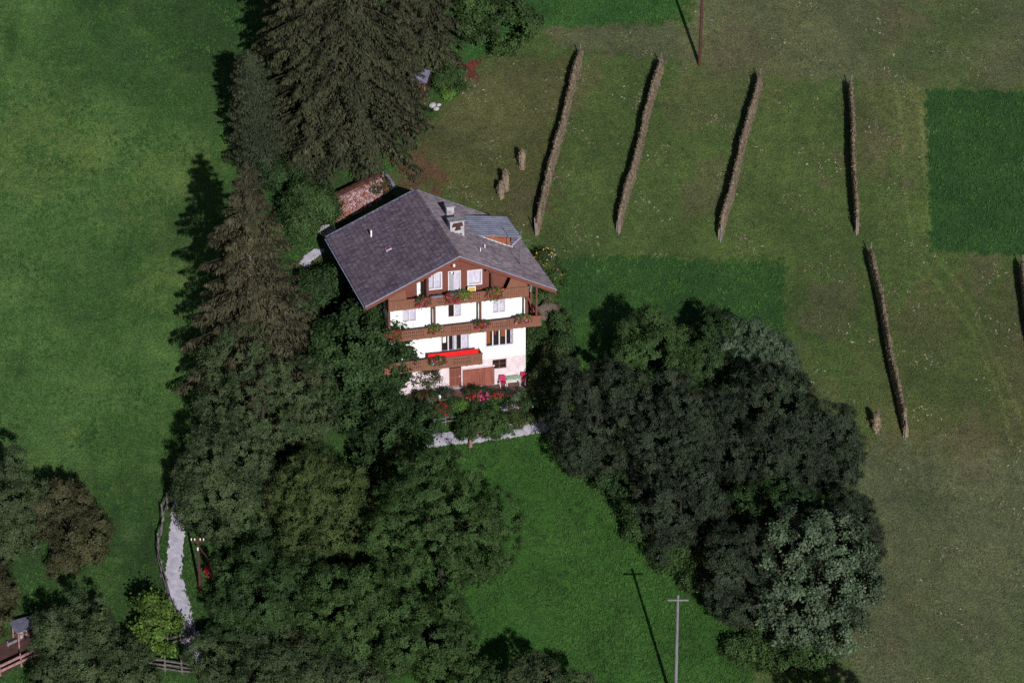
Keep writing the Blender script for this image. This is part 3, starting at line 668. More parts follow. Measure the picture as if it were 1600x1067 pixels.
# roof light, vent pipe, aerial
x, y = -4.3, 5.0
MB().obox((x, y, roof_z(x) + .13), (0.22, 0, KL * 0.22), (0, 0.28, 0), (-.035, 0, .08)).build("roof_light", M['trim'], house)
MB().obox((x - .02, y - .02, roof_z(x) + .212), (0.16, 0, KL * 0.16), (0, 0.22, 0), (-.003, 0, .006)).build("pane", M['cushion'], bpy.data.objects["roof_light"])
MB().tube([(-4.87, 8.5, roof_z(-4.87)), (-4.87, 8.5, roof_z(-4.87) + .62)], [.07, .07], 10).build("vent_pipe", M['white'], house)
ant = MB(); zb = roof_z(5.39)
ant.tube([(5.39, 1.02, zb), (5.39, 1.02, zb + 3.15)], [.035, .025], 7); ant.bar((4.70, 1.02, 11.64), (6.15, 1.02, 11.56), .03, .03)
for q in np.linspace(4.75, 6.1, 8): ant.bar((q, .72, 11.6), (q, 1.32, 11.6), .012, .012)
ant.bar((5.15, 1.02, 12.3), (5.65, 1.02, 12.3), .025, .025)
ant.build("aerial", M['pole'], house)
for q in ((2.9, 2.6), (2.2, 1.3)):
    MB().tube([(q[0], q[1], roof_z(q[0])), (q[0], q[1], roof_z(q[0]) + .4)], [.04, .04], 8).build("vent_pipe", M['white'], house)

# windows
def window(x0, x1, z0, z1, leaves, fills, name="window", y=0.05, casing=0.0, rail=False, mat='frame'):
    mb = MB(); t = 0.065
    mb.box(x0 - casing, x0 + t, y - .05 * (casing > 0) - .005, y + .06, z0 - casing, z1 + casing); mb.box(x1 - t, x1 + casing, y - .05 * (casing > 0) - .005, y + .06, z0 - casing, z1 + casing)
    mb.box(x0 + t, x1 - t, y - .05 * (casing > 0) - .005, y + .06, z1 - t, z1 + casing); mb.box(x0 + t, x1 - t, y - .05 * (casing > 0) - .005, y + .06, z0 - casing, z0 + t)
    wl = (x1 - x0 - 2 * t) / leaves
    for k in range(1, leaves): mb.box(x0 + t + k * wl - .05, x0 + t + k * wl + .05, y + .002, y + .058, z0 + t, z1 - t)
    if rail: mb.box(x0 + t, x1 - t, y + .004, y + .05, (z0 + z1) / 2 - .025, (z0 + z1) / 2 + .025)
    f = mb.build(name, M[mat], house)
    for k in range(leaves):
        a = x0 + t + k * wl + .05 * (k > 0); b = x0 + t + (k + 1) * wl - .05 * (k < leaves - 1)
        MB().add([(a, y + .03, z0 + t), (b, y + .03, z0 + t), (b, y + .03, z1 - t), (a, y + .03, z1 - t)], [(0, 1, 2, 3)]).build("pane", M['glass'], f)
        for (c0, c1, zz0, mm) in fills[k]:
            n = 9; xs = [a + (b - a) * (c0 + (c1 - c0) * q / n) for q in range(n + 1)]
            vs = [(xx, y + .11 + .018 * (q % 2), zz) for zz in (z0 + t + zz0 * (z1 - z0), z1 - t) for q, xx in enumerate(xs)]
            MB().add(vs, [(q, q + 1, n + 2 + q, n + 1 + q) for q in range(n)]).build("curtain", M[mm], f)
    return f
CU = 'curtain'
window(*H_at[0], 2, [[(0, .95, 0, CU)], [(0, 1, 0, CU)]], y=-.03, casing=.06)
f = window(*H_at[2], 1, [[(0, 1, 0, CU)]], y=-.03, casing=.06)
window(*H_up[0], 2, [[(0, 1, 0, CU)], [(0, 1, 0, CU)]]); window(*H_up[1], 2, [[(0.0, .12, 0, 'drape')], [(0, 1, 0, CU)]]); window(*H_up[2], 2, [[(0, 1, 0, CU)], [(0, 1, 0, CU)]])
window(*H_up[3], 4, [[(.25, .8, .45, 'white'), (.3, .8, 0, 'frame')][:1], [(0.75, 1, 0, CU)], [(0, .3, 0, CU)], [(0, 1, 0, CU)]], casing=.05)
window(*H_up[4], 4, [[(0, .75, .1, 'drape')], [(.3, .6, .6, 'drape')], [(0.25, 1, .45, 'drape')], [(.7, 1, 0, CU)]], casing=.05)
window(*H_lo[2], 2, [[], []], mat='beam', rail=True); window(*H_lo[3], 1, [[(0, 1, 0, CU)]], mat='board')
window(*H_lo[4], 1, [[]], mat='beam', y=.1); window(*H_lo[5], 1, [[]], mat='beam', y=.1)
# balcony door in the gable: one leaf stands open
f = MB().box(-.76, -.69, -.06, .05, 7.98, 10.12).box(.19, .26, -.06, .05, 7.98, 10.12).box(-.69, .19, -.06, .05, 10.05, 10.12).build("balcony_door", M['frame'], house)
MB().box(-.26, .19, .06, .08, 8.0, 10.04).build("curtain", M[CU], f)
MB().bar((-.69, -.04, 9.0), (-.42, -.5, 9.0), .045, 2.0).build("door_leaf", M['frame'], f)
MB().box(-.50, -.36, .08, .10, 8.6, 10.04).build("curtain", M['white'], f)
f = MB().box(-3.24, -2.96, -.01, .03, 8.0, 9.46).build("balcony_door", M['white'], house)
MB().box(-2.99, -2.965, -.045, -.012, 8.75, 8.85).build("handle", M['dark'], f)
# ground floor doors
f = MB().box(-.70, .22, .10, .15, .18, 1.74).build("door", M['garage'], house)
mb = MB()
for k in range(2):
    for z in (.28, 1.02): mb.box(-.62 + .44 * k, -.26 + .44 * k, .085, .098, z, z + .62)
mb.build("door_panel", M['board'], f); MB().box(.12, .17, .05, .10, .95, 1.12).build("handle", M['trim'], f)
MB().box(-.70, .22, .11, .14, 1.80, 2.0).build("fanlight", M['dark'], f); MB().box(-.78, .30, -.16, .1, .06, .165).build("doorstep", M['stone'], f)
mb = MB()
for k in range(13): mb.box(.36 + k * .199, .36 + k * .199 + .19, .02, .07, .01, 1.61)
f = mb.build("cellar_gate", M['garage'], house)
MB().box(.37, 2.94, .004, .018, 1.30, 1.42).box(.37, 2.94, .004, .018, .25, .37).build("cross_rail", M['garage'], f)
MB().box(.30, 2.95, -.13, -.014, 1.64, 1.72).build("lintel", M['plinth'], house)

# balconies
def balcony(x0, x1, zb, zt, slots, yf=-1.2, side=None, cap_mat='beam'):
    fl = MB().box(x0, x1, yf + .06, -.025, zb + .06, zb + .18)
    for x in np.arange(x0 + .3, x1 - .1, 1.05): fl.box(x - .07, x + .07, yf + .05, -.03, zb - .06, zb + .055)
    b = fl.build("balcony", M['beam'], house)
    mb = MB(); lo, hi = zb + .26, zt - .13
    mb.box(x0, x1, yf, yf + .05, zb, lo); mb.box(x0, x1, yf, yf + .05, hi, zt - .05); mb.box(x0 - .02, x1 + .02, yf - .05, yf + .10, zt - .05, zt)
    x = x0
    while x < x1 - .01:
        g = any(a <= x <= b2 for a, b2 in slots); e = min(x + .15, x1)
        if g:
            mb.box(x + .04, e, yf, yf + .035, lo, hi); mb.box(x, x + .04, yf, yf + .035, (lo + hi) / 2 - .045, (lo + hi) / 2 + .045)
        else: mb.box(x, e - .008, yf + .002, yf + .04, lo, hi)
        x = e
    if not slots or True:
        for a, b2 in slots: mb.box(a - .05, b2 + .2, yf - .018, yf - .001, lo - .04, lo - .015); mb.box(a - .05, b2 + .2, yf - .018, yf - .001, hi + .015, hi + .04)
    for xe in ([x0, x1 - .05] if side is None else [x0]):
        mb.box(xe, xe + .05, yf + .055, -.03, zb, zt - .05)
    mb.build("railing", M['balc'], b)
    return b
b1 = balcony(-5.78, 5.42, 7.80, 8.66, [(-1.9, -1.0), (.75, 1.5), (3.2, 3.3)])
b2 = balcony(-5.9, 6.45, 5.18, 6.06, [(-4.9, -2.9), (-.9, .8), (2.5, 4.0)], side=True)
b3 = balcony(-6.2, 1.68, 2.46, 3.40, [(-4.7, -3.2), (-.7, .75)])
# boarded cheeks at both ends of the top balcony
def cheek(pts, mat='balc'):
    return MB().prism([(x, -1.16, z) for x, z in pts], (0, .05, 0)).build("end_panel", M[mat], b1)
zu = lambda x: roof_z(x) - RT - .02
cheek([(-5.78, 8.67), (-4.33, 8.67), (-4.52, zu(-4.52)), (-5.78, zu(-5.78))])
cheek([(5.42, 8.67), (3.62, 8.67), (4.10, zu(4.10)), (5.42, zu(5.42))])
# side gallery with stair on the right
sb = MB().box(WX1 + .02, 6.39, -1.1, 4.6, 5.24, 5.36).build("side_gallery", M['beam'], house)
MB().box(6.40, 6.45, -1.14, 4.6, 5.18, 6.0).box(6.37, 6.48, -1.14, 4.6, 6.0, 6.06).build("railing", M['balc'], sb)
MB().bar((5.60, .4, 7.5), (6.3, .4, 5.7), .12, .12).box(5.53, 6.35, 1.2, 1.26, 5.37, 7.3).build("stair_side", M['board'], sb)
MB().bar((5.62, -.9, 8.1), (6.25, .5, 8.45), .09, .09).build("rail_pole", M['trim'], sb)
for x in (-5.72, -2.12, 1.55, 5.26):
    MB().box(x - .085, x + .085, -1.12, -.96, 6.062, 7.80).build("post", M['beam'], house)
    MB().bar((x, -1.04, 7.25), (x, -.2, 7.82), .09, .09).build("brace", M['beam'], house)
MB().box(6.0, 6.15, -1.12, -.97, 6.062, zu(6.08)).build("post", M['beam'], house)
for x, zz in ((2.58, zu(2.58)), (-2.62, zu(-2.62))): MB().box(x - .08, x + .08, -1.05, -.9, 8.0, zz).build("post", M['beam'], house)
l = MB().tube([(-.51, -1.0, 11.35), (-.51, -1.0, 11.12)], [.015, .015], 6).build("gable_lamp", M['beam'], house)
MB().tube([(-.51, -1.0, 11.13), (-.51, -1.0, 11.06), (-.51, -1.0, 10.92), (-.51, -1.0, 10.86)], [.03, .10, .10, .03], 10).build("lamp_shade", M['white'], l)
MB().tube([(-.45, -1.0, 11.35), (-.1, -1.1, 11.55), (.05, -1.2, 11.6)], [.012, .012, .012], 5).build("lamp_cable", M['orangewood'], l)

# things on the balconies
def hobj(name, x, y, z, label, cat, group=None):
    return tag(empty(name, hw_(x, y, z), YAW), label, cat, group)
cl = MB(); n = 40; vs = []
for k in range(n + 1):
    x = -2.68 + 4.02 * k / n; wv = .016 * math.sin(k * .9) + .010 * math.sin(k * 2.3)
    vs += [(x, -1.10, 3.80 - .03 * math.sin(k * math.pi / n) + .006 * math.sin(k * 1.9)), (x, -1.125 + wv, 3.62 + .004 * math.sin(k * 1.2)), (x, -1.14 + .6 * wv, 3.405)]
cl.add(vs, [(3 * k + q, 3 * k + 3 + q, 3 * k + 4 + q, 3 * k + 1 + q) for k in range(n) for q in (0, 1)])
o = cl.build("awning_cloth", M['cloth'], None, (0, 0, 0), YAW); tag(o, "bright red cloth stretched along the railing of the lowest balcony", "awning")
def flower_box(x, z, wd, label, seed, mats=(('f_red', 46), ('f_pink', 10)), yf=-1.2, trail=.45, dens=1.0):
    r = np.random.default_rng(seed); t = hobj("flower_box", x, yf - .17, z, label, "flower box", "flower boxes on the balcony railings")
    MB().box(-wd / 2, wd / 2, -.09, .11, -.26, -.04).build("planter", M['beam'], t)
    n = int(520 * wd * dens)
    P = np.stack([(r.random(n) - .5) * wd * 1.15, r.normal(size=n) * .13 - .06, .12 - np.abs(r.normal(size=n)) * trail * .75 + .16 * r.random(n)], 1)
    P[:, 2] *= np.clip(1.15 - np.abs(P[:, 0]) / wd * .9, .3, 1.2)
    quads_mesh("leaves", leaf_quads(r, P, rand_dirs(r, n) + np.array([0, -.8, .5]), .085 + .08 * r.random(n), .8), M['l_mid' if seed % 2 else 'l_bright'], t)
    for mname, cnt in mats:
        c = int(cnt * wd); C0 = np.stack([(r.random(c) - .5) * wd * 1.3, -.16 - .12 * r.random(c), .2 - r.random(c) ** 1.2 * (trail + .25)], 1)
        q = np.repeat(np.arange(c), 6); P = C0[q] + r.normal(size=(len(q), 3)) * .035
        quads_mesh("blossoms", leaf_quads(r, P, rand_dirs(r, len(q)) + np.array([0, -1, .4]), .06 + .05 * r.random(len(q)), .9), M[mname], t)
    return t
flower_box(-3.1, 8.60, 1.0, "red geranium box at the left of the top balcony, under the half open white door", 21)
flower_box(-.75, 8.72, .95, "fullest red geranium box, in front of the gable balcony door", 23, (('f_red', 70), ('f_pink', 14)), trail=.5)
flower_box(.18, 8.72, .85, "leafy green flower box with few blossoms, right of the gable balcony door", 24, (('f_white', 5), ('f_red', 14)), trail=.4, dens=1.5)
flower_box(2.6, 8.66, 1.1, "wide trailing geranium box at the right of the top balcony, beside the attic post", 26, trail=.55)
flower_box(-5.45, 6.1, 1.0, "flower box at the left end of the middle balcony, half behind the leafy tree", 27, (('f_red', 50),), trail=.5)
flower_box(-2.08, 6.06, 1.0, "green flower box on the middle balcony below the second post from the left", 28, (('f_red', 26), ('f_lilac', 5)), trail=.32)
flower_box(1.6, 6.04, 1.05, "red flower box on the middle balcony below the third post from the left", 29, (('f_red', 34), ('f_pink', 8)), trail=.32)
flower_box(4.95, 6.06, 1.15, "red and pink flower box at the right end of the middle balcony", 30, (('f_red', 28), ('f_pink', 18), ('f_white', 3)), trail=.28)
flower_box(-2.05, 3.40, 1.15, "flower box with red and lilac blooms on the lowest balcony, under the red cloth", 31, (('f_red', 30), ('f_lilac', 7)), trail=.4)
t = hobj("sun_lounger_back", .95, -.7, 8.62, "small yellow panel with white frame leaning behind the top balcony railing", "panel")
t.name = "folding_chair"; t["label"] = "yellow folding chair back with white frame behind the top balcony railing"; t["category"] = "chair"
MB().box(-.26, .26, -.02, .02, -.12, .26).build("backrest", M['yellow'], t)
MB().box(-.32, -.262, -.03, .03, -.62, .32).box(.262, .32, -.03, .03, -.62, .32).box(-.26, .26, -.03, .03, .262, .32).build("frame", M['white'], t)
MB().box(-.26, .26, -.5, -.05, -.32, -.28).build("seat", M['yellow'], t)
t = hobj("blanket", -2.0, -1.17, 8.665, "dark folded blanket laid over the top balcony rail beside the left geranium box", "blanket")
mb = MB(); vs = []
for k in range(13):
    x = -.5 + k / 12; wv = .012 * math.sin(k * 1.7)
    vs += [(x, .16, -.16 + wv), (x, .11, .03 + wv), (x, 0, .045 + wv), (x, -.09, .03 + wv), (x, -.105, -.10 + 2 * wv)]
mb.add(vs, [(5 * k + q, 5 * k + 5 + q, 5 * k + 6 + q, 5 * k + 1 + q) for k in range(12) for q in range(4)]).build("cover", M['slate'], t)

# ------------------------------------------------------------------ in front of the house
mb = MB(); vs = []; nx_, ny_ = 34, 10
for j in range(ny_ + 1):
    for i in range(nx_ + 1):
        x = -4.6 + 10.6 * i / nx_; y = -1.75 + 1.72 * j / ny_; p = hw_(x, y); vs.append((p[0], p[1], ground(p[0], p[1]) + .03 + .01 * math.sin(i * 1.3 + j)))
tag(mb.add(vs, [(j * (nx_ + 1) + i, j * (nx_ + 1) + i + 1, (j + 1) * (nx_ + 1) + i + 1, (j + 1) * (nx_ + 1) + i) for j in range(ny_) for i in range(nx_)]).build("patio", M['patio']), kind="structure")
def garden_chair(x, y, rz, label):
    p = hw_(x, y); t = tag(empty("garden_chair", (p[0], p[1], ground(p[0], p[1]) + .03), YAW + rz), label, "chair", "red cushioned garden chairs on the patio")
    for sx in (-.22, .22):
        MB().tube([(sx, -.22, 0), (sx, -.2, .42)], [.02, .02], 6).build("leg", M['white'], t)
        MB().tube([(sx, .24, 0), (sx, .2, .42), (sx, .28, .86)], [.02, .02, .02], 6).build("leg", M['white'], t)
        MB().tube([(sx * 1.15, -.2, .42), (sx * 1.15, -.18, .62), (sx * 1.15, .22, .64)], [.018] * 3, 6).build("armrest", M['white'], t)
    MB().box(-.24, .24, -.24, .22, .41, .49).build("seat", M['cushion'], t)
    MB().obox((0, .24, .74), (.23, 0, 0), (0, .03, 0), (0, .05, .20)).build("backrest", M['cushion'], t)
    return t
garden_chair(3.45, -.75, -.15, "white garden chair with crimson cushion left of the patio table, beside the cellar gate")
garden_chair(5.12, -.62, -.5, "white garden chair with crimson cushion right of the patio table, at the house corner")
p = hw_(4.28, -.62); t = tag(empty("garden_table", (p[0], p[1], ground(p[0], p[1]) + .03), YAW), "white legged garden table with green patterned cloth between the two crimson cushioned chairs", "table")
MB().box(-.56, .56, -.32, .32, .70, .74).build("tabletop", M['tabletop'], t)
MB().box(-.58, .58, -.345, -.325, .58, .735).box(-.58, .58, .325, .345, .58, .735).build("cloth_edge", M['tabletop'], t)
for sx in (-.5, .5):
    for sy in (-.27, .27): MB().tube([(sx * 1.05, sy, 0), (sx, sy, .70)], [.022, .022], 6).build("leg", M['white'], t)

# ------------------------------------------------------------------ garden plants
def gshrub(name, label, cat, px, py, hw, hh, mat, **k): return shrub(name, label, cat, px, py, hw, hh, M[mat], **k)
RB = "red flowering bushes in the front garden"
gshrub("rose_bush", "red flowering bush at the left of the front garden, below the climbing plant", "bush", 664, 619, 17, 9, 'l_dark', leaf=.11, seed=41, flowers=[('f_red', 80)], fs=.12, group=RB)
gshrub("rose_bush", "tall red flowering bush below the white lamp, above the left fence rails", "bush", 690, 645, 13, 15, 'l_dark', leaf=.11, seed=42, flowers=[('f_red', 110)], fs=.13, group=RB)
gshrub("rose_bush", "small dark red bush left of the paved patio gap, beside the cellar door", "bush", 699, 616, 9, 8, 'l_black', leaf=.11, seed=43, flowers=[('f_red', 16)], fs=.11, group=RB)
gshrub("rose_bush", "wide red and magenta bush in front of the cellar gate", "bush", 746, 619, 19, 11, 'l_dark', leaf=.11, seed=44, flowers=[('f_red', 62), ('f_pink', 22)], fs=.12, group=RB)
gshrub("rose_bush", "red flowering bush in front of the left patio chair", "bush", 773, 617, 14, 7, 'l_dark', leaf=.11, seed=45, flowers=[('f_red', 60)], fs=.12, group=RB)
gshrub("rose_bush", "dark bush with a few red blooms in front of the patio table", "bush", 796, 616, 9, 5, 'l_black', leaf=.11, seed=46, flowers=[('f_red', 18)], fs=.11, group=RB)
gshrub("garden_shrub", "bluish green shrub at the left edge of the front garden", "shrub", 667, 639, 10, 13, 'l_silver', leaf=.11, seed=47)
gshrub("garden_shrub", "dark green shrub between the two red bushes and the patio", "shrub", 708, 632, 10, 6, 'l_mid', leaf=.12, seed=48)
gshrub("garden_shrub", "light green leafy plant in the middle of the front garden", "shrub", 722, 634, 9, 9, 'l_bright', leaf=.12, seed=49)
gshrub("garden_shrub", "dark shrub above the crown of the little fruit tree", "shrub", 752, 634, 22, 6, 'l_dark', leaf=.12, seed=50)
gshrub("garden_shrub", "grey green shrub in front of the patio table, right of the red bushes", "shrub", 810, 620, 13, 8, 'l_silver', leaf=.11, seed=51, flowers=[('f_yellow', 6)], fs=.09)
gshrub("phlox", "lilac and pale violet flowering clump beside the right fence rail", "flowers", 796, 637, 13, 9, 'l_dark', leaf=.1, seed=52, flowers=[('f_lilac', 70), ('f_pink', 30)], fs=.12)
gshrub("garden_shrub", "leafy shrub with red and white blooms behind the right fence rail", "shrub", 822, 634, 13, 10, 'l_dark', leaf=.12, seed=53, flowers=[('f_red', 5), ('f_white', 5), ('f_lilac', 5)], fs=.11)
gshrub("hedge", "low green hedge plants along the garden path, right of the fruit tree", "hedge", 815, 655, 22, 8, 'l_olive', leaf=.1, seed=54)
gshrub("climbing_plant", "dark leafy wall plant climbing between the cellar windows", "climber", 669, 590, 17, 19, 'l_brown', leaf=.17, dens=.45, seed=55, ragged=1.4)
gshrub("climbing_plant", "small sparse wall plant left of the taller climber", "climber", 647, 599, 11, 13, 'l_brown', leaf=.16, dens=.4, seed=56, ragged=1.4)
p = at(687, 630); t = tag(empty("garden_lamp", (p[0], p[1], ground(p[0], p[1]))), "small pale stone lamp with rounded head among the red bushes", "lamp")
MB().tube([(0, 0, -.1), (0, 0, .45)], [.045, .04], 8).build("post", M['stone'], t); MB().tube([(0, 0, .45), (0, 0, .48), (0, 0, .68), (0, 0, .72)], [.06, .11, .10, .03], 10).build("lamp_head", M['white'], t)
p = hw_(5.75, -.7); gshrub("white_flower_bush", "bush with white blooms at the right corner of the house", "bush", 831, 591, 7, 9, 'l_dark', leaf=.11, seed=57, flowers=[('f_white', 16)], fs=.14)
gshrub("garden_shrub", "tall flowering perennials with white and yellow blooms beside the right eave", "perennials", 852, 408, 20, 22, 'l_olive', leaf=.14, seed=58, flowers=[('f_white', 14), ('f_yellow', 12)], fs=.12)
gshrub("garden_shrub", "flowering plants with magenta and yellow blooms outside the right roof corner", "perennials", 866, 433, 14, 14, 'l_mid', leaf=.13, seed=59, flowers=[('f_pink', 8), ('f_yellow', 20), ('f_red', 4)], fs=.13)
gshrub("garden_shrub", "low green plants with pink blooms beside the grey brown heap", "perennials", 855, 462, 16, 10, 'l_olive', leaf=.13, seed=60, flowers=[('f_pink', 6), ('f_white', 4)], fs=.12)
o = at(856, 487); mb = MB(); r = np.random.default_rng(4); vs = []; n = 16
for k in range(5):
    for j in range(n):
        a = 6.283 * j / n; rr = (1.15, 1.0, .78, .45, .05)[k] * (1 + .12 * r.normal()); vs.append((rr * math.cos(a), .85 * rr * math.sin(a), (-.5, .25, .5, .68, .74)[k] + .04 * r.normal() + .45 * .85 * rr * math.sin(a) * (1 - k / 5)))
mb.add(vs, [(k * n + j, k * n + (j + 1) % n, (k + 1) * n + (j + 1) % n, (k + 1) * n + j) for k in range(4) for j in range(n)])
tag(mb.build("compost_heap", M['soilmound'], None, o, smooth_=True), "grey brown compost heap right of the house below the eave", "heap")
for (a, b, hw, hh, mt, sd, lab) in ((838, 535, 17, 24, 'l_mid', 61, "green shrub under the right end of the middle balcony"), (863, 585, 26, 36, 'l_olive', 62, "big olive green shrub between the house corner and the dark grove"),
        (852, 622, 18, 22, 'l_mid', 63, "rounded green shrub above the right end of the garden path"), (874, 545, 20, 22, 'l_dark', 64, "dark shrub right of the house below the kitchen garden"), (878, 505, 16, 16, 'l_mid', 65, "small green shrub below the compost heap")):
    gshrub("bush", lab, "bush", a, b, hw, hh, mt, leaf=.17, seed=sd)
# little fruit tree with visible stem in front of the path
def small_tree():
    b = at(735, 697); b[2] = ground(b[0], b[1]); t = tag(empty("fruit_tree", b), "small fruit tree with bare reddish stem standing at the lower edge of the garden path", "tree")
    r = np.random.default_rng(77); sc = scale_at(b); hz = 27 / sc / .9
    Q, L = crown_leaves(r, (1.05, .2, hz), 2.2, 1.5, .80, 14000, .13, 26, 1.0)
    quads_mesh("crown", Q, M['l_mid'], t)
    mb = MB(); mb.tube([(0, 0, -.4), (0, 0, .1), (.08, 0, 1.0), (.4, .1, hz * .9)], [.19, .15, .12, .05], 9)
    for k in range(8): mb.tube([(.1, 0, 1.1), (L[k] + np.array([.1, 0, 1.1])) / 2 + np.array([0, 0, .2]), L[k]], [.07, .05, .015], 5)
    mb.build("trunk", M['pinkwood'], t)
small_tree()

# ------------------------------------------------------------------ fences
def fence(name, label, pts, rails, h=1.0, mat='fence', post_at=None, lean=0.0, tilt=None, seed=1, cat="fence", pw=.11, rw=.07, rh=.11, pmat=None):
    r = np.random.default_rng(seed); P = [at(*q) for q in pts]
    t = tag(empty(name, (P[0][0], P[0][1], ground(P[0][0], P[0][1]))), label, cat); o = np.array(t.location)
    Q = [np.array([p[0], p[1], ground(p[0], p[1])]) - o for p in P]
    tops = []
    for q in Q:
        l = np.array([r.normal() * .06 + lean, r.normal() * .06, 0]); tops.append(l)
        MB().tube([q - np.array([0, 0, .3]), q + np.array([0, 0, h * .5]) + l * .5, q + np.array([0, 0, h + .12 + .1 * r.random()]) + l], [pw * .62, pw * .55, pw * .45], 6).build("post", M[pmat or mat], t)
    for z in rails:
        mb = MB()
        for k in range(len(Q) - 1):
            a = Q[k] + tops[k] * z / h + np.array([0, -.09, z + r.normal() * .03]); b = Q[k + 1] + tops[k + 1] * z / h + np.array([0, -.09, z + r.normal() * .03]); d = (b - a) * .04
            mb.bar(a - d, b + d, rw, rh)
        mb.build("rail", M[mat], t)
    return t
fence("curved_fence", "long curved weathered wooden fence running down beside the pale gravel path", [(270, 778), (262, 795), (256, 813), (251, 835), (248, 858), (248, 880), (252, 900), (259, 925), (266, 948), (274, 965), (285, 985), (297, 1000), (306, 1012)], (.45, 1.1), 1.2, 'fence', seed=3, rh=.10, pmat='fence2')
fence("garden_fence", "two pale rails of the garden fence below the tall red bush", [(679, 667), (696, 664), (716, 662)], (.35, .7), .75, 'pole', seed=4, rw=.05, rh=.06, pw=.06)
fence("garden_fence", "single pale rail of the garden fence below the lilac flowers", [(803, 648), (816, 645), (830, 641)], (.6,), .7, 'pole', seed=5, rw=.05, rh=.06, pw=.06)
fence("rail_fence", "short rail fence right of the yellowish green tree, meeting the gravel path", [(236, 1014), (262, 1012), (284, 1006), (300, 1003)], (.4, .8), .95, seed=6)
fence("rail_fence", "weathered rail fence at the lower left below the yellowish green tree", [(212, 1046), (229, 1045), (258, 1049), (285, 1053), (318, 1056)], (.35, .65, .95), 1.05, seed=7, pw=.15)
fence("roadside_fence", "pinkish grey plank fence along the lower side of the dirt road", [(-25, 1066), (1, 1055), (34, 1041), (63, 1027)], (.45, .85), .95, 'pinkwood', seed=8, rw=.06, rh=.2)
fence("road_rail", "low pale rail at the upper side of the dirt road in front of the shelter", [(13, 1010), (36, 998), (60, 984)], (.25,), .28, 'pole', seed=9, rw=.16, rh=.16)
# ------------------------------------------------------------------ shelter with milk churns
def shelter():
    b = at(40, 998); b[2] = ground(b[0], b[1]); t = tag(empty("churn_shelter", b, .55), "small open shelter with slate coloured lean-to roof on reddish posts beside the dirt road", "shelter")
    for x, y, h in ((-.75, -.5, 1.05), (.75, -.5, 1.05), (-.75, .5, 1.3), (.75, .5, 1.3)):
        p = Matrix.Rotation(.55, 3, 'Z') @ Vector((x, y, 0)); gz = ground(b[0] + p.x, b[1] + p.y) - b[2]
        MB().box(x - .05, x + .05, y - .05, y + .05, gz - .3, h).build("post", M['pinkwood'], t)
    MB().prism([(-.95, -.62, 1.04), (.95, -.62, 1.04), (.95, .68, 1.36), (-.95, .68, 1.36)], (0, 0, .05)).build("roof", M['slate'], t)
    MB().box(-.72, .72, -.42, .4, .38, .44).build("shelf", M['pinkwood'], t)
    MB().bar((-.75, -.55, .8), (.75, -.55, .8), .05, .09).build("rail", M['orangewood'], t)
    for k, (x, lab) in enumerate(((-.45, "pale metal milk churn on the left of the shelter shelf"), (-.02, "pale metal milk churn on the right of the shelter shelf"))):
        p = Matrix.Rotation(.55, 3, 'Z') @ Vector((x, -.38, 0)); c = tag(empty("milk_churn", (b[0] + p.x, b[1] + p.y, b[2] + .441), .2), lab, "milk churn", "milk churns in the roadside shelter")
        MB().tube([(0, 0, 0), (0, 0, .02), (0, 0, .42), (0, 0, .52), (0, 0, .56)], [.15, .17, .17, .1, .1], 12).build("can_body", M['stone'], c)
        MB().tube([(0, 0, .56), (0, 0, .6), (0, 0, .64)], [.13, .13, .05], 12).build("lid", M['white'], c)
shelter()

# ------------------------------------------------------------------ hay
def hay_row(label, a, b, seed, hgt=1.6, thick=.33):
    r = np.random.default_rng(seed); A, B = at(*a), at(*b); n = max(6, int(np.linalg.norm(B - A) / .22))
    t = tag(empty("hay_row", (A[0], A[1], ground(A[0], A[1]))), label, "hay row", "long rows of drying hay on the mown field"); o = np.array(t.location)
    d = unit((B - A)[:2]); nr = np.array([-d[1], d[0]])
    prof = [(-.42, -.1), (-.5, .25), (-.46, .7), (-.32, .93), (0, 1.0), (.32, .93), (.46, .7), (.5, .25), (.42, -.1)]
    vs = []; m = len(prof); SP = []; SN = []
    ph = r.random() * 6
    for k in range(n + 1):
        f = k / n; c = A[:2] + (B - A)[:2] * f + nr * (.06 * math.sin(f * n * .12 + ph) + .012 * r.normal())
        hh = hgt * (1 + .05 * math.sin(f * n * .35 + ph) + .025 * r.normal()) * min(1, .72 + 5 * min(f, 1 - f)); th = thick * (1 + .10 * math.sin(f * n * .5 + ph * 2) + .05 * r.normal()); g = ground(c[0], c[1])
        for (u_, z) in prof:
            q = c + nr * u_ * th * 1.15 + d * r.normal() * .02; v = np.array([q[0], q[1], g + z * hh + .02 * r.normal()]) - o; vs.append(v)
            if z > 0:
                for _ in range(5):
                    SP.append(v + r.normal(size=3) * np.array([.045, .045, .09])); SN.append(np.array([nr[0] * u_ * 2, nr[1] * u_ * 2, .7 * z]))
    mb = MB().add(vs, [(k * m + j, k * m + j + 1, (k + 1) * m + j + 1, (k + 1) * m + j) for k in range(n) for j in range(m - 1)] + [tuple(range(m))[::-1], tuple(range(n * m, n * m + m))])
    mb.build("hay_bank", M['hay'], t)
    SP = np.array(SP); SN = np.array(SN); D = np.tile([[0, 0, -1.0]], (len(SP), 1)) + r.normal(size=SP.shape) * .55
    quads_mesh("loose_hay", leaf_quads(r, SP, SN + r.normal(size=SN.shape) * .35, .14 + .16 * r.random(len(SP)), .25, D), M['strand'], t)
    for P_, s in ((A, -1), (B, 1)):
        c = P_[:2] + d * s * .12; g = ground(c[0], c[1]) - o[2]
        MB().tube([(c[0] - o[0], c[1] - o[1], g - .3), (c[0] - o[0] + .05 * r.normal(), c[1] - o[1], g + hgt * 1.0)], [.05, .045], 7).build("end_post", M['pole'], t)
    return t
hay_row("leftmost long hay row, its lower end nearest the corrugated dormer roof", (907, 98), (838, 367), 1)
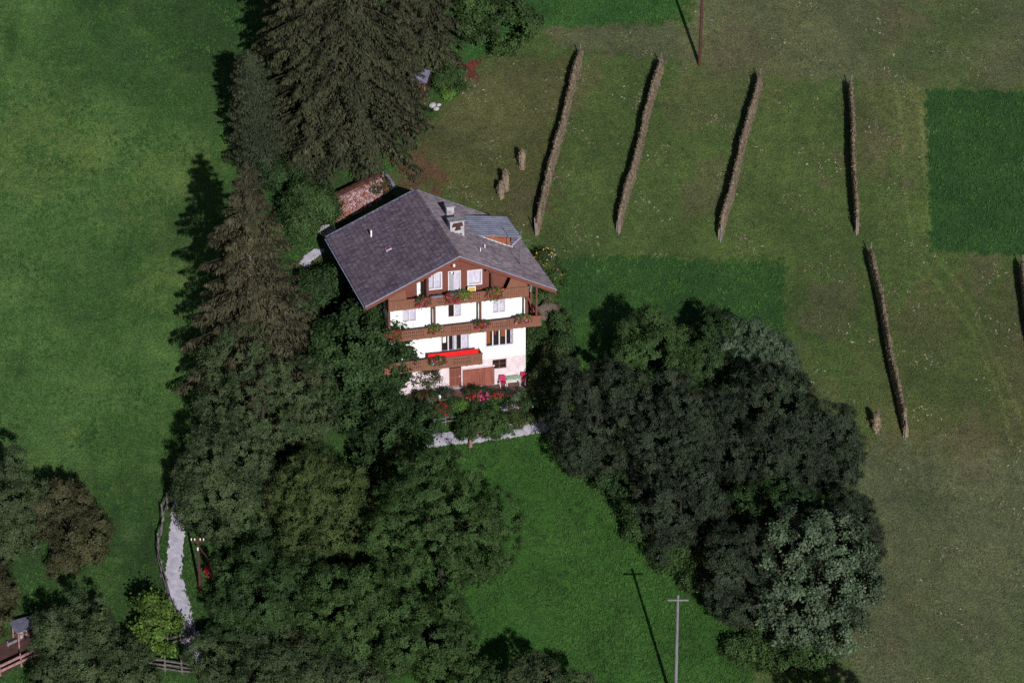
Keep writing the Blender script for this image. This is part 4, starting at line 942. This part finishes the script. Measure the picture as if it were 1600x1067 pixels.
hay_row("second long hay row from the house, rising just left of the dark brown pole", (1033, 112), (967, 364), 2)
hay_row("third long hay row, first one right of the dark brown pole", (1187, 136), (1126, 376), 3)
hay_row("nearly straight up hay row left of the rich green rectangular plot", (1328, 146), (1338, 366), 4, thick=.29)
hay_row("hay row slanting down right towards the single upright haycock", (1360, 408), (1414, 684), 5)
hay_row("hay row cut off by the right edge of the picture", (1596, 428), (1612, 560), 6)
def haycock(label, px, py, hgt, wd, seed, lean=0.0):
    r = np.random.default_rng(seed); b = at(px, py); b[2] = ground(b[0], b[1]); t = tag(empty("haycock", b), label, "haycock", "upright haycocks on the mown field")
    n = 14; vs = []; rr = (.62, .8, 1.0, 1.0, .85, .55, .12); zz = (-.06, .08, .3, .6, .82, .95, 1.0); SP = []; SN = []
    for k in range(7):
        for j in range(n):
            a = 6.283 * j / n; q = wd * .5 * rr[k] * (1 + .10 * r.normal()); v = np.array([q * math.cos(a) + lean * zz[k], q * math.sin(a) * .9, hgt * zz[k]]); vs.append(v)
            for _ in range(5): SP.append(v + r.normal(size=3) * .06); SN.append((math.cos(a), math.sin(a), .5))
    MB().add(vs, [(k * n + j, k * n + (j + 1) % n, (k + 1) * n + (j + 1) % n, (k + 1) * n + j) for k in range(6) for j in range(n)]).build("hay_bank", M['hay'], t)
    SP = np.array(SP); SN = np.array(SN)
    quads_mesh("loose_hay", leaf_quads(r, SP, SN + r.normal(size=SN.shape) * .4, .2 + .2 * r.random(len(SP)), .22, np.tile([[0, 0, -1.]], (len(SP), 1)) + r.normal(size=SP.shape) * .5), M['strand'], t)
    MB().tube([(lean, 0, hgt * .9), (lean, 0, hgt * 1.06)], [.03, .025], 6).build("centre_pole", M['pole'], t)
haycock("slim upright haycock on its own, the upper of those left of the first hay row", 816, 263, 1.65, .55, 11)
haycock("taller rear haycock of the leaning pair above the dormer roof", 790, 297, 1.7, .55, 12)
haycock("shorter front haycock of the leaning pair above the dormer roof", 783, 309, 1.35, .5, 13)
haycock("single upright haycock beside the lower end of the slanting hay row", 1369, 675, 1.75, .55, 14)

# ------------------------------------------------------------------ utility poles
def upole(name, label, base, H, mat, arm=None, r0=.13, lean=0.0, ins=True, armr=0.0):
    b = at(*base); b[2] = ground(b[0], b[1]); t = tag(empty(name, b), label, "pole", None)
    MB().tube([(0, 0, -.6), (0, 0, .2), (lean * .5, 0, H * .5), (lean, 0, H)], [r0, r0, r0 * .85, r0 * .65], 10).build("pole_shaft", M[mat], t)
    if arm:
        ca, sa = math.cos(armr), math.sin(armr)
        MB().bar((lean - arm * ca, -.1 - arm * sa, H - .35), (lean + arm * ca, -.1 + arm * sa, H - .35), .09, .11).build("crossarm", M[mat], t)
        if ins:
            for q in (-.9, -.4, .4, .9):
                MB().tube([(lean + arm * q * ca, -.1 + arm * q * sa, H - .30), (lean + arm * q * ca, -.1 + arm * q * sa, H - .16), (lean + arm * q * ca, -.1 + arm * q * sa, H - .12)], [.03, .048, .02], 8).build("insulator", M['white'], t)
    return t
upole("utility_pole", "tall dark brown pole above the hay rows, cut by the top of the picture", (1093, 103), 9.5, 'polebrown', .9, .15, .12)
upole("utility_pole", "slender grey pole with plain T shaped crossarm in the lower meadow", (1055, 1112), 9.7, 'pole', .75, .13, .0, False)
t = upole("utility_pole", "short reddish brown pole with white insulators beside the gravel path", (313, 925), 4.7, 'polebrown', .5, .12, -.02)
MB().bar((0, 0, 3.9), (1.9, -.2, 1.1), .06, .06).build("brace", M['polebrown'], t)
MB().tube([(-.02, -.16, 3.6), (-.02, -.16, 3.85)], [.05, .06], 8).build("insulator", M['white'], t)

# ------------------------------------------------------------------ behind the house
def woodpile():
    b = at(560, 330); b[2] = ground(b[0], b[1]); t = tag(empty("woodpile", b, YAW + .35), "long stack of split reddish firewood under a dark sheet behind the house", "woodpile")
    r = np.random.default_rng(9); logs = MB()
    for row in range(2):
        for i in range(26):
            for k in range(13):
                x = -2.2 + i * .17 + (k % 2) * .08 + r.normal() * .015; z = .1 + k * .155 + .02 * r.normal() + x * .22; a = r.random() * 6.28; rad = .075 + .015 * r.random()
                y0 = -.35 + row * .45 + r.normal() * .04
                n = 6; vs = [(x + rad * math.cos(a + 6.283 * j / n), yy, z + rad * math.sin(a + 6.283 * j / n)) for yy in (y0, y0 + .42) for j in range(n)]
                logs.add(vs, [tuple(range(n)), tuple(range(n, 2 * n))[::-1]] + [(j, n + j, n + (j + 1) % n, (j + 1) % n) for j in range(n)])
    logs.build("split_logs", M['wood_a'], t)
    mb = MB(); n = 20; vs = []
    for k in range(n + 1):
        x = -2.3 + 4.5 * k / n; z = 2.18 + x * .22
        vs += [(x, -.12 + .05 * math.sin(k * 1.3), z - .01 + .03 * r.normal()), (x, .2, z + .05 + .03 * r.normal()), (x, .7, z + .03 * r.normal()), (x, .78, z - .45)]
    mb.add(vs, [(4 * k + q, 4 * k + 4 + q, 4 * k + 5 + q, 4 * k + 1 + q) for k in range(n) for q in range(3)]).build("cover_sheet", M['beam'], t)
woodpile()
def small_pile():
    b = at(600, 297); b[2] = ground(b[0], b[1]); t = tag(empty("board_stack", b, .9), "stack of orange brown boards leaning on posts behind the roof ridge", "boards")
    r = np.random.default_rng(8); mb = MB()
    for k in range(9): mb.bar((-.5 + .09 * k, -.45, -.1), (-.42 + .1 * k, .5 + .05 * r.normal(), 1.05 + .1 * r.normal()), .1, .035)
    mb.build("board", M['orangewood'], t)
    MB().tube([(.55, .5, -.3), (.55, .5, 1.5)], [.06, .05], 7).build("post", M['pole'], t)
    MB().bar((.75, -.6, .1), (.85, .5, 1.1), .3, .04).build("grey_board", M['slate'], t)
small_pile()
b = at(589, 305); b[2] = ground(b[0], b[1]); t = tag(empty("washing_post", b), "greyish wooden post with short crosspiece between the woodpile and the board stack", "post")
MB().tube([(0, 0, -.3), (0, 0, 2.1)], [.09, .07], 8).build("post_shaft", M['pole'], t); MB().bar((-.35, 0, 1.9), (.25, 0, 2.0), .06, .08).build("crosspiece", M['pole'], t)
b = at(578, 310); b[2] = ground(b[0], b[1]); t = tag(empty("ladder", b, YAW), "short white ladder rungs standing at the right end of the woodpile", "ladder")
for sx in (-.24, .24): MB().bar((sx, 0, 0), (sx, .5, 1.5), .05, .07).build("side_rail", M['pinkwood'], t)
for k in range(5): MB().bar((-.22, .08 + .09 * k, .25 + .27 * k), (.22, .08 + .09 * k, .25 + .27 * k), .05, .06).build("rung", M['white'], t)
b = at(511, 362); b[2] = ground(b[0], b[1]); o = MB()
vs = []; r = np.random.default_rng(3)
for j in range(2):
    for (x, y) in ((-.75, -.25), (-.2, -.55), (.6, -.35), (.8, .2), (.3, .6), (-.45, .45)): vs.append((x * (1 - .06 * j), y * (1 - .06 * j), (.46 * y - .1) if j == 0 else (.46 * y + .16)))
o.add(vs, [(0, 1, 2, 3, 4, 5)[::-1], (6, 7, 8, 9, 10, 11)] + [(k, (k + 1) % 6, 6 + (k + 1) % 6, 6 + k) for k in range(6)])
tag(o.build("stone_slab", M['stone'], None, b), "pale grey flat stone slab at the left rear corner of the roof", "stone")
# hut under the big spruces
def hut():
    b = at(655, 147); b[2] = ground(b[0], b[1]); t = tag(empty("garden_hut", b, -.25), "small hut with violet grey pitched roof half hidden under the big spruce", "hut")
    MB().box(-1.0, .75, -.6, 1.0, -.9, 1.5).build("wall", M['dark'], t)
    MB().prism([(-1.3, -.95, 1.35), (0.95, -.95, 1.35), (.95, .3, 2.05), (-1.3, .3, 2.05)], (0, 0, .06)).prism([(-1.3, .302, 2.05), (.95, .302, 2.05), (.95, 1.4, 1.5), (-1.3, 1.4, 1.5)], (0, 0, .06)).build("roof", M['hutroof'], t)
    MB().box(.68, .8, -.92, -.8, -.6, 1.35).build("post", M['garage'], t)
    MB().box(-.5, .3, -.625, -.605, -.3, 1.2).build("door", M['beam'], t)
hut()
for k, (px, py, s, lab) in enumerate(((676, 166, .34, "pale boulder below the red post of the hut, largest of the stones"), (682, 171, .25, "pale boulder at the lower right of the hut, lowest of the stones"), (685, 165, .2, "small pale boulder right of the largest stone by the hut"))):
    r = np.random.default_rng(50 + k); b = at(px, py); b[2] = ground(b[0], b[1]); vs = []; n = 10
    for i in range(5):
        for j in range(n):
            a = 6.283 * j / n; q = s * (.7, 1.0, .95, .65, .1)[i] * (1 + .14 * r.normal()); vs.append((q * math.cos(a), q * math.sin(a) * .85, s * (-.4, .05, .5, .85, .98)[i]))
    o = MB().add(vs, [(i * n + j, i * n + (j + 1) % n, (i + 1) * n + (j + 1) % n, (i + 1) * n + j) for i in range(4) for j in range(n)]).build("boulder", M['stone'], None, b)
    tag(o, lab, "stone", "pale stones beside the hut")

# ------------------------------------------------------------------ trees
def BT(label, px, py, hw, hh, mat, seed, leaf=.125, cat="tree", name="broadleaf_tree", **k):
    return broadleaf(name, label, cat, px, py, hw, hh, M[mat], leaf=leaf, seed=seed, **k)
LG, RG = "broadleaf trees left of the house", "trees of the dark grove"
SP_ = "tall conifers above the house"
conifer("spruce", "huge brownish green spruce whose crown fills the top left of the house", (552, 246), -200, 136, M['spruce'], 1, group=SP_, droop=.62, power=.6, per=9, start=.08)
conifer("spruce", "dark spruce left of the huge one, its branch tips edging the meadow", (484, 236), -150, 92, M['spruce'], 2, group=SP_, droop=.42, power=.55, per=8)
conifer("spruce", "spruce with drooping branches right of the huge one, above the hut", (668, 96), -230, 78, M['spruce'], 3, group=SP_, droop=.8, power=.6, per=7)
conifer("spruce", "spruce filling the gap between the huge spruce and the hut", (632, 205), -30, 54, M['spruce'], 4, group=SP_, droop=.6, power=.55, per=8)
conifer("spruce", "spruce standing half hidden behind the left side of the huge one", (466, 165), -200, 80, M['spruce'], 7, group=SP_, droop=.5, power=.6, per=8)
conifer("spruce", "single spruce with bare pale upper stem left of the house", (399, 640), 266, 140, M['spruce_pale'], 15, dens=1.35, droop=.30, top_bare=.12, bark='palebark', power=.72, gap=1.3, per=10, wid=.20, hang=.8, spray=.34, start=.2, zj=.07)
conifer("larch", "feathery larch with thin white stem at the edge of the left meadow", (408, 266), 88, 50, M['larch'], 6, dens=2.0, droop=.12, spray=.24, power=.36, bark='palebark', gap=.42, lean=-.75, hang=.4, per=9, wid=.4)
BT("bright broadleaf tree at the top, right of the spruces", 775, 22, 62, 62, 'l_mid', 101, leaf=.2)
BT("birch with greyish green crown below the bare stemmed spruce", 405, 618, 105, 105, 'l_grey', 102, group=LG, lobes=56)
BT("birch with greyish crown beside the top of the gravel path", 352, 748, 84, 86, 'l_grey', 103, group=LG, lobes=56)
BT("dark leafy ash tree covering the left corner of the house", 562, 562, 74, 78, 'l_dark', 104, leaf=.26, group=LG, ragged=1.25)
BT("dark tree at the left end of the garden path", 602, 668, 78, 58, 'l_dark', 105, leaf=.2, group=LG)
BT("yellowish green tree between the birches and the largest tree", 512, 800, 82, 84, 'l_olive', 106, group=LG)
BT("largest rounded green tree, left of the lower meadow", 690, 826, 106, 120, 'l_mid', 107, group=LG, lobes=56)
BT("dark tree right of the short reddish brown pole", 405, 925, 84, 68, 'l_dark', 108, group=LG)
BT("broad grey green tree at the bottom left of centre", 410, 1040, 98, 60, 'l_grey', 109, group=LG)
BT("green tree in the hollow below the yellowish one", 545, 960, 78, 80, 'l_mid', 110, group=LG)
BT("mid green tree at the bottom below the largest tree", 650, 1000, 100, 72, 'l_mid', 111, group=LG)
BT("green tree at the bottom edge left of centre", 530, 1055, 80, 45, 'l_grey', 117, group=LG)
BT("pale topped tree at the bottom edge beside the lower meadow", 850, 1108, 64, 86, 'l_grey', 112, group=LG)
BT("tree crown just above the bottom edge below the largest tree", 752, 1092, 52, 60, 'l_mid', 113, group=LG)
BT("green tree at the left edge above the shelter", 12, 800, 58, 80, 'l_grey', 114)
BT("round brownish tree on the left meadow", 110, 824, 52, 64, 'l_brown', 115, leaf=.17)
BT("reddish tinged tree cut off by the left edge above the shelter", -12, 935, 34, 54, 'l_brown', 116)
BT("small yellow green tree beside the lower end of the gravel path", 240, 975, 35, 38, 'l_yellow', 118, leaf=.24, clear=.7)
BT("grey green tree at the bottom left with several pointed tops", 128, 1025, 80, 70, 'l_grey', 119, spikes=6)
BT("low grey green tree between the pointed tree and the weathered rail fence", 205, 1052, 42, 36, 'l_grey', 120, leaf=.17)
for k, (px, py, hw, hh, mt, lab) in enumerate(((474, 716, 44, 28, 'l_dark', "dark filler tree added for the shade in the gap between the birch and the end of the garden path"), (385, 845, 46, 34, 'l_dark', "dark low tree below the second birch, above the red leaved bush"),  # first one: filler crown added to darken a shaded gap
        (590, 764, 38, 24, 'l_dark', "dark filler tree added for the shade above the largest tree"), (470, 895, 50, 46, 'l_mid', "low green tree in the middle of the left trees"),  # first one: filler crown added where a dark shadow lies
        (600, 925, 50, 46, 'l_mid', "low green tree tucked against the largest tree"), (352, 1004, 34, 34, 'l_dark', "dark low tree beside the lower end of the gravel path"), (460, 505, 40, 40, 'l_grey', "greyish low tree right of the bare stemmed spruce"))):
    BT(lab, px, py, hw, hh, mt, 200 + k, group=LG)
# the dark grove to the right of the lower meadow
BT("lighter green tree at the upper left of the grove", 1032, 575, 68, 78, 'l_mid', 131, group=RG, lobes=56)
BT("tree with silvery top at the upper right of the grove", 1182, 570, 62, 66, 'l_silver', 132, group=RG)
BT("dark tree between the lighter green one and the silvery topped one", 1112, 548, 48, 54, 'l_dark', 133, group=RG)
BT("dark fan shaped tree at the left edge of the grove, nearest the garden path", 935, 660, 72, 98, 'l_black', 134, group=RG, ragged=1.2)
BT("blackish tree in the middle of the grove", 1050, 700, 74, 88, 'l_black', 135, group=RG)
BT("biggest dark tree in the centre of the grove", 1195, 690, 92, 108, 'l_black', 136, group=RG, lobes=56)
BT("dark tree at the right edge of the grove beside the haycock", 1285, 712, 52, 84, 'l_black', 137, group=RG)
BT("dark tree on the meadow side of the grove with pale stems below", 1062, 790, 62, 72, 'l_black', 138, group=RG, clear=1.2)
BT("large silvery green tree at the lower right of the grove", 1278, 915, 82, 108, 'l_silver', 239, group=RG, leaf=.22, lobes=56)
BT("dark tree between the meadow and the large silvery green tree", 1155, 895, 56, 82, 'l_black', 140, group=RG)
BT("dark tree right behind the large silvery green tree", 1330, 840, 48, 70, 'l_black', 141, group=RG)
BT("dark tree deep inside the grove above the large silvery green tree", 1215, 800, 70, 56, 'l_dark', 142, group=RG)
BT("tree just below the bottom edge whose shadow falls beside the grove", 1345, 1180, 60, 118, 'l_dark', 143)
UG = "undergrowth bushes at the foot of the grove"
for k, (px, py, hw, hh, mt, lab) in enumerate(((975, 768, 42, 34, 'l_dark', "dark bush at the foot of the fan shaped tree"), (1012, 812, 40, 36, 'l_mid', "olive bush at the meadow edge below the pale stems"),
        (1062, 858, 40, 34, 'l_mid', "green bush at the meadow edge above the T shaped crossarm"), (1108, 878, 36, 40, 'l_olive', "yellowish bush with a red twig left of the dark tree"),
        (1085, 905, 24, 20, 'l_mid', "low green bush right of the T shaped crossarm"), (1170, 1005, 44, 26, 'l_mid', "low bright bush below the dark tree at the lower grove edge"), (1240, 1030, 52, 22, 'l_mid', "low spreading bush below the large silvery green tree"))):
    gshrub("undergrowth_bush", lab, "bush", px, py, hw, hh, mt, leaf=.18, seed=150 + k, group=UG)
gshrub("dead_bush", "small reddish dry bush at the left foot of the lower grove", "bush", 1106, 917, 14, 9, 'l_brown', leaf=.12, seed=160, flowers=[('wood_a', 10)], fs=.2)
gshrub("bush", "round green bush between the spruces and the woodpile", "bush", 470, 335, 54, 48, 'l_mid', leaf=.18, seed=161, ragged=1.1)
gshrub("bush", "dark bush below the dark left spruce", "bush", 440, 275, 36, 26, 'l_dark', leaf=.18, seed=162)
gshrub("bush", "dark bush left of the lower roof corner", "bush", 500, 448, 34, 42, 'l_dark', leaf=.18, seed=163)
gshrub("bush", "dark bush in the shade between the spruce and the house corner", "bush", 548, 492, 34, 26, 'l_dark', leaf=.18, seed=164)
gshrub("bush", "green bush beside the violet grey hut roof", "bush", 704, 128, 20, 20, 'l_mid', leaf=.16, seed=165)
gshrub("bush", "bright green bush below the red post of the hut", "bush", 702, 147, 13, 9, 'l_bright', leaf=.14, seed=166)
gshrub("red_bush", "small bush with red leaves right of the short reddish brown pole", "bush", 334, 886, 11, 10, 'f_red', leaf=.14, seed=167, h=1.5)

# ------------------------------------------------------------------ taller grass and loose straw (nobody could count them)
def tufts():
    r = np.random.default_rng(99); n = 70000
    P = np.stack([-46 + 100 * r.random(n), -34 + 82 * r.random(n)], 1)
    hayf = inside(P[:, 0], P[:, 1], poly_world([(560, 330), (640, 230), (700, 160), (740, 105), (830, 42), (1080, 36), (1100, -400), (2400, -400), (2400, 1500), (1180, 1500), (1180, 1000), (1130, 760), (1225, 520), (1225, 405), (900, 400), (800, 420), (600, 420)]))
    for pl in ([(1446, 140), (2000, 160), (2000, 440), (1600, 400), (1455, 392)], [(880, 405), (1000, 402), (1225, 415), (1222, 515), (1150, 560), (900, 560), (850, 480)], [(820, -400), (1066, -400), (1066, 20), (1000, 34), (900, 42), (835, 44), (780, 70), (735, 100), (700, 60)]): hayf &= ~inside(P[:, 0], P[:, 1], poly_world(pl))
    lx = P[:, 0] * HU[0] + P[:, 1] * HU[1]; ly = P[:, 0] * HV[0] + P[:, 1] * HV[1]
    off = (np.abs(lx) < 7.2) & (ly > -4.4) & (ly < 13)
    for pts, wd in (([(283, 770), (280, 800), (275, 850), (271, 900), (281, 945), (292, 985), (312, 1025), (345, 1075)], .5), ([(-30, 1048), (0, 1032), (30, 1014), (60, 997), (100, 975)], 1.3), ([(640, 694), (740, 683), (850, 664), (890, 656)], .45), ([(474, 416), (482, 404), (506, 391)], .5)):
        off |= seg_dist(P[:, 0], P[:, 1], [tuple(at(*q)[:2]) for q in pts]) < wd
    cl = np.sin(P[:, 0] * .9 + 1.3 * np.sin(P[:, 1] * .7)) + np.sin(P[:, 1] * 1.1 + P[:, 0] * .4) + r.normal(size=n) * .9
    def put(sel, name, mat, k, ln, flat):
        Q = P[sel]; m = len(Q); q = np.repeat(np.arange(m), k)
        B = np.stack([Q[q, 0] + r.normal(size=len(q)) * .10, Q[q, 1] + r.normal(size=len(q)) * .10, np.zeros(len(q))], 1); B[:, 2] = T(B[:, 0], B[:, 1]) + ln * (.12 if flat else .35)
        D = np.stack([r.normal(size=len(q)) * (1 if flat else .5), r.normal(size=len(q)) * (1 if flat else .5), np.full(len(q), .15 if flat else 1.0)], 1); D[:, 2] += .46 * D[:, 1] * flat
        N = rand_dirs(r, len(q)) * .5 + np.array([.1, -.8, .7])
        o = quads_mesh(name, leaf_quads(r, B, N, ln * (.6 + .8 * r.random(len(q))), .3, D), mat); tag(o, kind="stuff")
    put(~hayf & ~off & ((cl > -.2) | (P[:, 0] > 8)) & ~((P[:, 1] > 0) & (P[:, 0] > -2) & (r.random(n) > .55)), "grass_tufts", M['tuft'], 4, .26, 0)
    put(hayf & ~off & (cl > -.6), "stubble_tufts", M['stub'], 3, .16, 0)
    put(hayf & ~off & (cl > 2.1), "loose_straw", M['straw'], 2, .22, 1)
tufts()
